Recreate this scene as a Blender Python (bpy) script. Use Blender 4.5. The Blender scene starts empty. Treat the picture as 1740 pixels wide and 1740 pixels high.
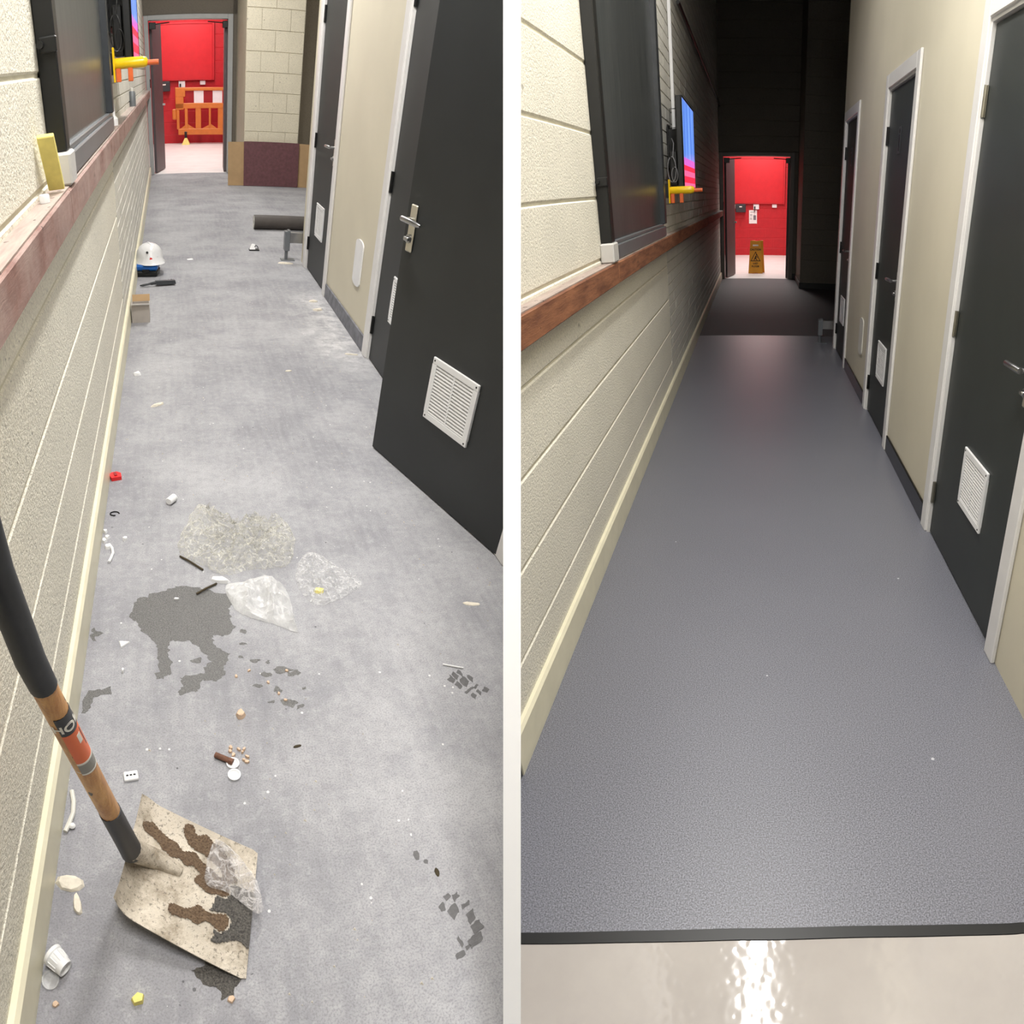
import bpy, bmesh, math, random
from mathutils import Vector, Matrix, noise
random.seed(7)
sc = bpy.context.scene
C = sc.collection
R = math.radians

# ------------------------------------------------------------------ camera, world, light, exposure
# Corridor coordinates: x = 0 at the block wall, y along the corridor, z up. The two corridors are two rigid
# places joined at an added white partition; the world axes are those of the newly floored one (right).
CAM_R = Vector((0.672, 0.0, 1.5))          # where the lens stands in the newly floored corridor
CAM_L = Vector((0.325, 1.05, 1.5))         # and in the dusty corridor
MR = Matrix(((0.9365, 0.3178, -0.1484), (-0.3507, 0.8437, -0.4063), (-0.0039, 0.4326, 0.9016)))
ML = Matrix(((0.8820, -0.4067, 0.2381), (0.4702, 0.7249, -0.5035), (0.0322, 0.5560, 0.8305)))
FR = Matrix.Identity(4)
FL = Matrix.Translation(CAM_R) @ (MR.transposed() @ ML).to_4x4() @ Matrix.Translation(-CAM_L)
FRAME = {'L': FL, 'R': FR}
cam_right, cam_fwd, cam_up = MR[0].normalized(), MR[1].normalized(), MR[2].normalized()

cam = bpy.data.cameras.new('camera')
cam.type = 'PANO'
cam.panorama_type = 'CENTRAL_CYLINDRICAL'
cam.central_cylindrical_radius = 1.0
cam.central_cylindrical_range_u_min = -870 / 1150
cam.central_cylindrical_range_u_max = 870 / 1150
cam.central_cylindrical_range_v_min = -870 / 1120
cam.central_cylindrical_range_v_max = 870 / 1120
cam.clip_start = 0.01
cam_o = bpy.data.objects.new('camera', cam)
C.objects.link(cam_o)
b = -cam_fwd
cam_o.matrix_world = Matrix(((cam_right.x, cam_up.x, b.x, CAM_R.x), (cam_right.y, cam_up.y, b.y, CAM_R.y),
                             (cam_right.z, cam_up.z, b.z, CAM_R.z), (0, 0, 0, 1)))
sc.camera = cam_o

world = bpy.data.worlds.new('world')
sc.world = world
world.use_nodes = True
world.node_tree.nodes['Background'].inputs[0].default_value = (0.75, 0.8, 1.0, 1)
world.node_tree.nodes['Background'].inputs[1].default_value = 0.012
sc.view_settings.view_transform = 'Standard'
sc.view_settings.look = 'None'
sc.view_settings.exposure = 0.0
sc.view_settings.gamma = 1.0
sc.view_settings.use_curve_mapping = False


def lamp(side, name, loc, power, sx=1.5, sy=0.12, color=(1.0, 0.975, 0.945)):
    """a ceiling batten: an area lamp facing the floor, long side along the corridor"""
    d = bpy.data.lights.new(name, 'AREA')
    d.shape = 'RECTANGLE'
    d.size = sy
    d.size_y = sx
    d.energy = power
    d.color = color
    o = bpy.data.objects.new(name, d)
    C.objects.link(o)
    o.matrix_world = FRAME[side] @ Matrix.Translation(loc)
    return o


lamp('L', 'batten_lamp', (0.75, 3.62, 3.35), 80, 0.9)
lamp('L', 'batten_lamp', (0.72, 6.8, 3.35), 70)
lamp('L', 'batten_lamp', (0.90, 10.6, 3.6), 105)
lamp('L', 'room_lamp', (0.8, 15.7, 3.3), 95, 2.4, 1.0)
lamp('L', 'room_lamp', (0.8, 18.4, 3.3), 75, 1.6, 1.0)
lamp('R', 'batten_lamp', (0.70, 2.75, 3.35), 48)
lamp('R', 'batten_lamp', (0.52, 5.1, 3.5), 20)
lamp('R', 'room_lamp', (0.8, 15.7, 3.3), 95, 2.2, 1.0)
lamp('R', 'room_lamp', (0.8, 18.4, 3.3), 75, 1.6, 1.0)
# added fill lamps behind and above the lens, not fittings of the place
fill = lamp('R', 'fill_lamp', (0, 0, 0), 74, 1.2, 0.4)
fill.matrix_world = Matrix.Translation(CAM_R - cam_fwd * 0.75 + cam_up * 1.7 + cam_right * 0.42) @ (cam_fwd * 0.70 - cam_up * 0.71).to_track_quat('-Z', 'Y').to_matrix().to_4x4()
lamp('R', 'fill_lamp', (0.92, 0.25, 3.65), 30, 0.8, 0.12)
sc.cycles.max_bounces = 5
sc.cycles.diffuse_bounces = 3
sc.cycles.glossy_bounces = 2
sc.cycles.use_adaptive_sampling = True
sc.cycles.adaptive_threshold = 0.05
sc.cycles.adaptive_min_samples = 16
sc.cycles.transparent_max_bounces = 12
sc.cycles.caustics_reflective = False
sc.cycles.caustics_refractive = False

# ------------------------------------------------------------------ helpers
CREATED = []          # (object, side)


def link(o, side):
    C.objects.link(o)
    CREATED.append((o, side))
    return o


def tag(o, label=None, cat=None, group=None, kind=None):
    for k, v in (('label', label), ('category', cat), ('group', group), ('kind', kind)):
        if v:
            o[k] = v
    return o


def thing(side, name, label, cat, loc=(0, 0, 0), rot=None, group=None, kind=None):
    o = bpy.data.objects.new(name, None)
    o.empty_display_size = 0.1
    link(o, side)
    m = FRAME[side] @ Matrix.Translation(loc)
    if rot is not None:
        m = m @ rot
    o.matrix_world = m
    return tag(o, label, cat, group, kind)


class MB:
    def __init__(self):
        self.bm = bmesh.new()

    def face(self, pts):
        vs = [self.bm.verts.new(p) for p in pts]
        return self.bm.faces.new(vs)

    def hull(self, pts):
        vs = [self.bm.verts.new(p) for p in pts]
        r = bmesh.ops.convex_hull(self.bm, input=vs)
        junk = [e for e in r['geom_interior'] if isinstance(e, bmesh.types.BMVert)]
        if junk:
            bmesh.ops.delete(self.bm, geom=junk, context='VERTS')
        return self

    def box(self, x0, x1, y0, y1, z0, z1, c=0.0):
        if c <= 0:
            v = [self.bm.verts.new(p) for p in ((x0, y0, z0), (x1, y0, z0), (x1, y1, z0), (x0, y1, z0),
                                                (x0, y0, z1), (x1, y0, z1), (x1, y1, z1), (x0, y1, z1))]
            for f in ((3, 2, 1, 0), (4, 5, 6, 7), (0, 1, 5, 4), (1, 2, 6, 5), (2, 3, 7, 6), (3, 0, 4, 7)):
                self.bm.faces.new([v[i] for i in f])
        else:
            pts = []
            for sx in (0, 1):
                for sy in (0, 1):
                    for sz in (0, 1):
                        X, Y, Z = (x0, x1)[sx], (y0, y1)[sy], (z0, z1)[sz]
                        ix, iy, iz = (x0 + c, x1 - c)[sx], (y0 + c, y1 - c)[sy], (z0 + c, z1 - c)[sz]
                        pts += [(X, iy, iz), (ix, Y, iz), (ix, iy, Z)]
            self.hull(pts)
        return self

    def obox(self, M, sx, sy, sz, c=0.0):
        """box of full sizes centred on the origin of M"""
        n0 = len(self.bm.verts)
        self.box(-sx / 2, sx / 2, -sy / 2, sy / 2, -sz / 2, sz / 2, c)
        self.bm.verts.ensure_lookup_table()
        for v in list(self.bm.verts)[n0:]:
            v.co = M @ v.co
        return self

    def tube(self, path, r, n=12, caps=True):
        path = [Vector(p) for p in path]
        rs = r if isinstance(r, (list, tuple)) else [r] * len(path)
        rings = []
        up = None
        for i, p in enumerate(path):
            t = (path[min(i + 1, len(path) - 1)] - path[max(i - 1, 0)]).normalized()
            if up is None:
                up = t.cross(Vector((0.31, 0.77, 0.55))).normalized()
            a = (up - t * up.dot(t)).normalized()
            up = a
            bb = t.cross(a)
            rings.append([self.bm.verts.new(p + (a * math.cos(k * 2 * math.pi / n) + bb * math.sin(k * 2 * math.pi / n)) * rs[i]) for k in range(n)])
        for i in range(len(rings) - 1):
            for k in range(n):
                self.bm.faces.new((rings[i][k], rings[i][(k + 1) % n], rings[i + 1][(k + 1) % n], rings[i + 1][k]))
        if caps:
            self.bm.faces.new(rings[0][::-1])
            self.bm.faces.new(rings[-1])
        return self

    def lathe(self, prof, n=24, M=None):
        M = M or Matrix.Identity(4)
        rings = []
        for (r, z) in prof:
            if r < 1e-6:
                rings.append([self.bm.verts.new(M @ Vector((0, 0, z)))])
            else:
                rings.append([self.bm.verts.new(M @ Vector((r * math.cos(k * 2 * math.pi / n), r * math.sin(k * 2 * math.pi / n), z))) for k in range(n)])
        for i in range(len(rings) - 1):
            A, B = rings[i], rings[i + 1]
            for k in range(n):
                k2 = (k + 1) % n
                if len(A) == 1 and len(B) == 1:
                    continue
                if len(A) == 1:
                    self.bm.faces.new((A[0], B[k], B[k2]))
                elif len(B) == 1:
                    self.bm.faces.new((A[k], A[k2], B[0]))
                else:
                    self.bm.faces.new((A[k], A[k2], B[k2], B[k]))
        return self

    def prism(self, poly, z0, z1, M=None):
        """extruded outline (counter-clockwise)"""
        M = M or Matrix.Identity(4)
        lo = [self.bm.verts.new(M @ Vector((x, y, z0))) for x, y in poly]
        hi = [self.bm.verts.new(M @ Vector((x, y, z1))) for x, y in poly]
        n = len(poly)
        self.bm.faces.new(lo[::-1])
        self.bm.faces.new(hi)
        for i in range(n):
            self.bm.faces.new((lo[i], lo[(i + 1) % n], hi[(i + 1) % n], hi[i]))
        return self

    def mesh(self, name, smooth=None):
        bmesh.ops.recalc_face_normals(self.bm, faces=self.bm.faces)
        me = bpy.data.meshes.new(name)
        self.bm.to_mesh(me)
        self.bm.free()
        if smooth is not None:
            me.polygons.foreach_set('use_smooth', [True] * len(me.polygons))
            me.set_sharp_from_angle(angle=R(smooth))
        return me

    def build(self, name, m, parent=None, side=None, smooth=None, loc=None):
        return obj(name, self.mesh(name, smooth), m, parent, side, loc)


def obj(name, me, m, parent=None, side=None, loc=None):
    o = bpy.data.objects.new(name, me)
    if m is not None and not me.materials:
        me.materials.append(m)
    if parent is not None:
        s = next(s for q, s in CREATED if q == parent)
        link(o, s)
        o.parent = parent
        if loc is not None:
            o.matrix_basis = loc if isinstance(loc, Matrix) else Matrix.Translation(loc)
    else:
        link(o, side)
        o.matrix_world = FRAME[side] @ (loc if isinstance(loc, Matrix) else Matrix.Translation(loc or (0, 0, 0)))
    return o


def struct(o, label, cat):
    return tag(o, label, cat, kind='structure')


def text_mesh(s, size, depth=0.001):
    cu = bpy.data.curves.new('lettering', 'FONT')
    cu.body = s
    cu.size = size
    cu.extrude = depth
    cu.offset = size * 0.022
    cu.align_x = 'CENTER'
    cu.align_y = 'CENTER'
    o = bpy.data.objects.new('lettering', cu)
    C.objects.link(o)
    bpy.context.view_layer.update()
    me = bpy.data.meshes.new_from_object(o.evaluated_get(bpy.context.evaluated_depsgraph_get()))
    bpy.data.objects.remove(o)
    bpy.data.curves.remove(cu)
    return me


# ------------------------------------------------------------------ materials
def srgb(r, g, b):
    f = lambda c: (c / 255 / 12.92) if c / 255 <= 0.04045 else ((c / 255 + 0.055) / 1.055) ** 2.4
    return (f(r), f(g), f(b), 1)


class NT:
    def __init__(self, name):
        self.m = bpy.data.materials.new(name)
        self.m.use_nodes = True
        self.t = self.m.node_tree
        self.p = self.t.nodes['Principled BSDF']
        self.co = self.t.nodes.new('ShaderNodeTexCoord').outputs['Object']

    def n(self, typ, **kw):
        nd = self.t.nodes.new(typ)
        for k, v in kw.items():
            if k.startswith('i_'):
                key = k[2:].replace('_', ' ')
                if isinstance(v, bpy.types.NodeSocket):
                    self.t.links.new(v, nd.inputs[key])
                else:
                    nd.inputs[key].default_value = v
            else:
                setattr(nd, k, v)
        return nd

    def link(self, a, b):
        self.t.links.new(a, b)

    def noise(self, scale, detail=4, rough=0.55, vec=None, stretch=None):
        v = vec or self.co
        if stretch:
            mp = self.n('ShaderNodeMapping')
            self.link(v, mp.inputs['Vector'])
            mp.inputs['Scale'].default_value = stretch
            v = mp.outputs['Vector']
        nd = self.n('ShaderNodeTexNoise', i_Scale=scale, i_Detail=detail, i_Roughness=rough)
        self.link(v, nd.inputs['Vector'])
        return nd.outputs['Fac']

    def ramp(self, fac, a, b, ca=(0, 0, 0, 1), cb=(1, 1, 1, 1)):
        nd = self.n('ShaderNodeValToRGB')
        e = nd.color_ramp.elements
        e[0].position, e[1].position = a, b
        e[0].color, e[1].color = ca, cb
        self.link(fac, nd.inputs['Fac'])
        return nd.outputs['Color']

    def mix(self, fac, a, b, mode='MIX'):
        nd = self.n('ShaderNodeMix', data_type='RGBA', blend_type=mode)
        for s, v in ((nd.inputs[0], fac), (nd.inputs[6], a), (nd.inputs[7], b)):
            if isinstance(v, bpy.types.NodeSocket):
                self.link(v, s)
            else:
                s.default_value = v
        return nd.outputs[2]

    def math(self, op, a, b=0.0, clamp=False):
        nd = self.n('ShaderNodeMath', operation=op, use_clamp=clamp)
        for s, v in ((nd.inputs[0], a), (nd.inputs[1], b)):
            if isinstance(v, bpy.types.NodeSocket):
                self.link(v, s)
            else:
                s.default_value = v
        return nd.outputs[0]

    def sep(self):
        nd = self.n('ShaderNodeSeparateXYZ')
        self.link(self.co, nd.inputs[0])
        return nd.outputs

    def bump(self, h, strength=0.3, dist=0.01, prev=None):
        nd = self.n('ShaderNodeBump', i_Strength=strength, i_Distance=dist)
        self.link(h, nd.inputs['Height'])
        if prev is not None:
            self.link(prev, nd.inputs['Normal'])
        return nd.outputs['Normal']

    def done(self, col, rough=0.6, normal=None, **kw):
        for key, v in (('Base Color', col), ('Roughness', rough), ('Normal', normal)):
            if v is None:
                continue
            if isinstance(v, bpy.types.NodeSocket):
                self.link(v, self.p.inputs[key])
            else:
                self.p.inputs[key].default_value = v
        for k, v in kw.items():
            key = k.replace('_', ' ')
            if isinstance(v, bpy.types.NodeSocket):
                self.link(v, self.p.inputs[key])
            else:
                self.p.inputs[key].default_value = v
        return self.m


def plain(name, rgb, rough=0.5, metal=0.0, var=0.12, scale=9.0, bump=0.0, bscale=120.0, **kw):
    t = NT(name)
    c = srgb(*rgb)
    dark = tuple(x * (1 - var) for x in c[:3]) + (1,)
    lite = tuple(min(1, x * (1 + var)) for x in c[:3]) + (1,)
    col = t.ramp(t.noise(scale), 0.35, 0.68, dark, lite)
    nrm = t.bump(t.noise(bscale, 2), bump, 0.004) if bump else None
    return t.done(col, rough, nrm, Metallic=metal, **kw)


def painted_block(name, rgb, pits=True, strength=0.9, fine=115.0):
    t = NT(name)
    t.co = t.n('ShaderNodeNewGeometry').outputs['Position']
    c = srgb(*rgb)
    sh = lambda f: tuple(min(1, x * f) for x in c[:3]) + (1,)
    col = t.ramp(t.noise(3.0), 0.3, 0.7, sh(0.94), sh(1.04))
    grain = t.noise(fine, 2, 0.7)
    col = t.mix(t.ramp(grain, 0.36, 0.60, (0.75, 0.75, 0.75, 1), (0, 0, 0, 1)), col, sh(0.72))
    if pits:
        col = t.mix(t.ramp(t.noise(75, 2, 0.5), 0.27, 0.33, (1, 1, 1, 1), (0, 0, 0, 1)), col, sh(0.42))
        scuff = t.ramp(t.noise(11, 3, 0.6), 0.71, 0.74)
        col = t.mix(t.math('MULTIPLY', scuff, 0.5), col, srgb(96, 92, 80))
    return t.done(col, 0.62, t.bump(grain, strength, 0.005))


def M_floor_dusty():
    t = NT('dusty_screed_floor')
    x, y, z = t.sep()
    col = t.ramp(t.noise(1.6, 4, 0.65), 0.36, 0.64, srgb(137, 137, 142), srgb(173, 173, 176))
    streak = t.ramp(t.noise(5, 3, 0.6, stretch=(7, 0.55, 1)), 0.35, 0.72)
    col = t.mix(t.math('MULTIPLY', streak, 0.30), col, srgb(188, 187, 189))
    swirl = t.ramp(t.noise(3.4, 4, 0.65, stretch=(1, 1.8, 1)), 0.56, 0.72)
    col = t.mix(t.math('MULTIPLY', swirl, 0.40), col, srgb(128, 129, 136))
    # darker bluish strip along the block wall and a darker patch beside the shovel
    edge = t.ramp(t.math('ADD', x, t.math('MULTIPLY', t.noise(6, 2), 0.22)), 0.10, 0.30, (1, 1, 1, 1), (0, 0, 0, 1))
    col = t.mix(t.math('MULTIPLY', edge, 0.45), col, srgb(134, 133, 142))
    near = t.math('MULTIPLY', t.math('LESS_THAN', t.math('ADD', y, t.math('MULTIPLY', t.noise(7, 3), 0.6)), 2.13), t.math('LESS_THAN', t.math('ADD', x, t.math('MULTIPLY', t.noise(8, 3), 0.35)), 0.62))
    col = t.mix(t.math('MULTIPLY', near, 0.30), col, srgb(118, 116, 122))
    # pale plaster dust by the partition base
    wob = t.math('MULTIPLY', t.noise(5, 3, 0.7), 0.5)
    dx_ = t.math('SUBTRACT', t.math('ADD', x, wob), 1.40)
    dy_ = t.math('SUBTRACT', 1.0, t.math('ABSOLUTE', t.math('SUBTRACT', t.math('ADD', y, wob), 5.9)))
    du = t.math('MULTIPLY', t.math('MULTIPLY', dx_, 4.0, True), t.math('MULTIPLY', dy_, 2.5, True))
    du = t.math('MULTIPLY', du, t.ramp(t.noise(9, 5, 0.7), 0.42, 0.60))
    col = t.mix(t.math('MULTIPLY', du, 0.6), col, srgb(226, 225, 224))
    mid = t.noise(34, 3, 0.75)
    col = t.mix(t.ramp(mid, 0.50, 0.66, (0, 0, 0, 1), (0.26, 0.26, 0.26, 1)), col, srgb(128, 128, 132))
    col = t.mix(t.ramp(mid, 0.34, 0.46, (0.26, 0.26, 0.26, 1), (0, 0, 0, 1)), col, srgb(192, 192, 193))
    grain = t.noise(230, 2, 0.7)
    col = t.mix(t.ramp(grain, 0.46, 0.66, (0, 0, 0, 1), (0.45, 0.45, 0.45, 1)), col, srgb(104, 104, 108))
    vo = t.n('ShaderNodeTexVoronoi', i_Scale=23.0, i_Randomness=1.0)
    t.link(t.co, vo.inputs['Vector'])
    spot = t.math('MULTIPLY', t.math('LESS_THAN', vo.outputs['Distance'], 0.085), t.math('GREATER_THAN', t.noise(9, 2), 0.57))
    col = t.mix(t.math('MULTIPLY', spot, 0.75), col, srgb(228, 228, 226))
    vo2 = t.n('ShaderNodeTexVoronoi', i_Scale=17.0)
    t.link(t.co, vo2.inputs['Vector'])
    spot2 = t.math('MULTIPLY', t.math('LESS_THAN', vo2.outputs['Distance'], 0.06), t.math('GREATER_THAN', t.noise(7, 2), 0.56))
    col = t.mix(t.math('MULTIPLY', spot2, 0.8), col, srgb(84, 84, 86))
    return t.done(col, 0.78, t.bump(grain, 0.35, 0.003))


def M_floor_new(name, rgb, rough=0.40):
    t = NT(name)
    c = srgb(*rgb)
    g = t.noise(270, 2, 0.6)
    col = t.ramp(g, 0.34, 0.68, tuple(x * 0.48 for x in c[:3]) + (1,), tuple(min(1, x * 1.7) for x in c[:3]) + (1,))
    col = t.mix(t.math('MULTIPLY', t.ramp(t.noise(1.4, 4), 0.40, 0.70), 0.18), col, tuple(x * 1.3 for x in c[:3]) + (1,))
    vo = t.n('ShaderNodeTexVoronoi', i_Scale=7.0)
    t.link(t.co, vo.inputs['Vector'])
    spot = t.math('MULTIPLY', t.math('LESS_THAN', vo.outputs['Distance'], 0.035), t.math('GREATER_THAN', t.noise(4, 2), 0.56))
    col = t.mix(t.math('MULTIPLY', spot, 0.8), col, srgb(200, 200, 205))
    return t.done(col, rough, t.bump(g, 0.3, 0.002), Specular_IOR_Level=0.55)


def M_wood(name, a, b, dust=None, scale=7.0, stretch=(6, 0.7, 6), rough=0.6):
    t = NT(name)
    col = t.ramp(t.noise(scale, 6, 0.65, stretch=stretch), 0.34, 0.66, srgb(*a), srgb(*b))
    if dust:
        col = t.mix(t.math('MULTIPLY', t.ramp(t.noise(5, 6, 0.7), 0.35, 0.62), 0.75), col, srgb(*dust))
    nick = t.math('GREATER_THAN', t.noise(34, 2, 0.5, stretch=(1, 1, 0.5)), 0.70)
    col = t.mix(nick, col, srgb(58, 42, 36))
    return t.done(col, rough, t.bump(t.noise(60, 4, 0.6, stretch=(4, 0.5, 4)), 0.3, 0.004))


m_block = painted_block('cream_painted_block', (240, 235, 219))
m_brick = painted_block('pale_painted_brick', (222, 219, 208), pits=False, strength=0.35)
m_mortar = plain('painted_mortar', (210, 204, 182), 0.8, bump=0.3)
m_brickmortar = plain('brick_mortar', (188, 184, 170), 0.85)
m_cream = plain('cream_emulsion', (208, 201, 180), 0.55, var=0.03, scale=2.0, bump=0.04, bscale=200)
m_pier = painted_block('ochre_white_block', (220, 212, 190), strength=0.5)
m_shadeblock = painted_block('shaded_block', (172, 162, 144), strength=0.4)  # shade of the recess put into the block colour
m_endblock = painted_block('grey_brown_block', (118, 110, 98), strength=0.4)  # end wall; also the unlit lobby's blocks, shade put into the colour
m_plinth = plain('cream_gloss_plinth', (226, 220, 194), 0.38, var=0.05, bump=0.08, bscale=30)
m_door = plain('charcoal_door_paint', (43, 47, 45), 0.48, var=0.08, scale=5, bump=0.05, bscale=260)
m_door_d = plain('charcoal_dusty_door', (37, 39, 39), 0.5, var=0.10, scale=4, bump=0.05, bscale=260)
m_frame = plain('white_gloss_frame', (222, 220, 218), 0.32, var=0.03)
m_white = plain('white_plastic', (232, 232, 232), 0.35, var=0.03)
m_dirtywhite = plain('off_white_plastic', (214, 212, 204), 0.45, var=0.05)
m_steel = plain('brushed_steel', (176, 176, 176), 0.28, 1.0, var=0.08)
m_satin = plain('satin_nickel', (205, 200, 186), 0.33, 0.85, var=0.05)
m_black = plain('black_paint', (17, 18, 18), 0.4, var=0.1)
m_blackgloss = plain('black_gloss', (10, 10, 11), 0.16, var=0.15)
m_darkgrey = plain('dark_grey_coating', (52, 55, 58), 0.4, var=0.08)
m_hinge = plain('dark_hinge', (28, 28, 28), 0.45, 0.4)
m_hinge_s = plain('steel_hinge', (150, 146, 132), 0.35, 0.9)
m_dustyskirt = plain('grey_dusty_skirting', (118, 119, 126), 0.7, var=0.25, scale=16)
m_red = plain('red_wall_paint', (190, 30, 40), 0.45, var=0.06, bump=0.15, bscale=70)
m_redboard = plain('red_gloss_board', (206, 40, 48), 0.33, var=0.04)
m_reddark = plain('deep_red', (150, 10, 20), 0.5)
m_pinkfloor = plain('pale_pink_floor', (238, 234, 230), 0.45, var=0.05, scale=3)
m_orange = plain('orange_plastic', (206, 122, 52), 0.42, var=0.06)
m_orangepaint = plain('orange_paint', (222, 104, 48), 0.45, var=0.08)
m_yellow = plain('yellow_gloss', (238, 196, 20), 0.28, var=0.04)
m_signyellow = plain('yellow_sign_plastic', (228, 160, 16), 0.4, var=0.05)
m_sponge = plain('yellow_foam_board', (234, 220, 128), 0.75, var=0.10, scale=22)
m_aluminium = plain('grey_aluminium', (122, 126, 130), 0.34, 0.35, var=0.06)
m_endcap = plain('pale_grey_cap', (196, 194, 190), 0.45, var=0.05)
m_cardboard = plain('brown_cardboard', (172, 142, 104), 0.8, var=0.06)
m_maroon = plain('maroon_board', (98, 62, 66), 0.75, var=0.16, scale=26)
m_roll = plain('dark_vinyl_roll', (72, 66, 62), 0.6, var=0.12)
m_brownleaf = plain('brown_grey_door', (98, 90, 92), 0.5, var=0.06)
m_greyframe = plain('grey_steel_frame', (176, 178, 178), 0.42, var=0.04)
m_greyframe_d = plain('shaded_grey_frame', (112, 104, 98), 0.45, var=0.05)  # shaded copy of the grey frame, lobby gloom in its colour
m_blue = plain('blue_case_plastic', (20, 92, 170), 0.35, var=0.1)
m_boxgrey = plain('grey_white_card', (176, 168, 160), 0.7, var=0.05)
m_boxwhite = plain('white_card', (230, 226, 222), 0.7, var=0.04)
m_hat = plain('white_helmet_shell', (222, 222, 222), 0.3, var=0.02)
m_plaster = plain('plaster_chip', (222, 214, 198), 0.8, var=0.10, scale=60, bump=0.3, bscale=140)
m_pinkplaster = plain('pinkish_plaster', (212, 184, 158), 0.85, var=0.1, scale=60)
m_twig = plain('dark_twig', (60, 50, 30), 0.8, var=0.2)
m_rust = plain('rusty_metal', (110, 74, 56), 0.75, var=0.25, scale=90)
m_redplastic = plain('red_plastic', (226, 38, 40), 0.3, var=0.05)
m_sleeve = plain('black_rubber_sleeve', (44, 46, 50), 0.5, var=0.12, scale=40)
m_labelblack = plain('label_black', (18, 18, 20), 0.3)
m_labelorange = plain('label_orange', (240, 112, 48), 0.35, var=0.05)
m_labelgrey = plain('label_grey', (150, 148, 140), 0.4)
m_labelwhite = plain('label_white', (236, 232, 222), 0.4)
m_paper = plain('white_paper', (238, 238, 236), 0.7, var=0.02)
m_print = plain('grey_print', (120, 120, 124), 0.7)
m_ink = plain('black_ink', (24, 20, 16), 0.6)
m_ceiling = plain('ceiling_board', (150, 148, 142), 0.9)
m_partition = plain('white_partition_paint', (250, 250, 250), 0.7, var=0.01)
m_bristle = plain('black_bristle', (16, 16, 17), 0.7)
m_seam = plain('seam', (60, 60, 64), 0.5)
m_floorL = M_floor_dusty()
m_floorR = M_floor_new('blue_grey_vinyl', (108, 109, 117), 0.34)
m_floorR2 = M_floor_new('unlit_dark_vinyl', (58, 54, 56), 0.66)  # darkness of the unlit lobby put into the vinyl colour
m_ledgeL = M_wood('dusty_timber', (120, 84, 76), (152, 116, 106), dust=(172, 150, 142))
m_ledgeR = M_wood('brown_timber', (104, 62, 42), (156, 104, 72))
m_dustyboard = M_wood('dusty_ledge_top', (150, 134, 126), (180, 164, 154))
m_shaft = M_wood('varnished_ash', (186, 124, 62), (226, 172, 104), scale=16, stretch=(5, 5, 0.6), rough=0.35)


def M_beige():
    t = NT('beige_sealed_floor')
    col = t.ramp(t.noise(2.5, 5), 0.3, 0.7, srgb(166, 160, 155), srgb(184, 178, 172))
    scr = t.math('GREATER_THAN', t.noise(12, 3, 0.7, stretch=(3, 1, 1)), 0.745)
    col = t.mix(t.math('MULTIPLY', scr, 0.5), col, srgb(110, 104, 98))
    vo = t.n('ShaderNodeTexVoronoi', i_Scale=55.0, feature='SMOOTH_F1')
    t.link(t.co, vo.inputs['Vector'])
    return t.done(col, 0.075, t.bump(vo.outputs['Distance'], 0.10, 0.004), Specular_IOR_Level=0.5)


def M_shutter():
    t = NT('dark_grey_shutter_glass')
    col = t.ramp(t.noise(4, 4, 0.6, stretch=(1, 5, 0.5)), 0.3, 0.75, srgb(62, 66, 66), srgb(86, 88, 88))
    return t.done(col, 0.30, t.bump(t.noise(3, 2, stretch=(1, 6, 0.3)), 0.05, 0.01), Specular_IOR_Level=0.6)


def M_blade():
    t = NT('cement_crusted_steel')
    col = t.ramp(t.noise(14, 6, 0.7), 0.36, 0.62, srgb(150, 138, 120), srgb(218, 208, 192))
    sp = t.math('GREATER_THAN', t.noise(150, 3, 0.7), 0.60)
    col = t.mix(t.math('MULTIPLY', sp, 0.6), col, srgb(92, 86, 76))
    dk = t.ramp(t.noise(7, 5, 0.7), 0.55, 0.72)
    col = t.mix(t.math('MULTIPLY', dk, 0.6), col, srgb(116, 108, 94))
    return t.done(col, 0.7, t.bump(t.noise(110, 4, 0.7), 0.6, 0.006))


def M_soil(name, a, b):
    t = NT(name)
    g = t.noise(260, 4, 0.7)
    col = t.ramp(g, 0.34, 0.68, srgb(*a), srgb(*b))
    return t.done(col, 0.45, t.bump(g, 0.9, 0.006))


def M_wet():
    t = NT('wet_screed')
    g = t.noise(300, 3, 0.6)
    col = t.ramp(g, 0.38, 0.75, srgb(74, 73, 72), srgb(124, 123, 121))
    return t.done(col, 0.34, t.bump(g, 0.5, 0.003))


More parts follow.
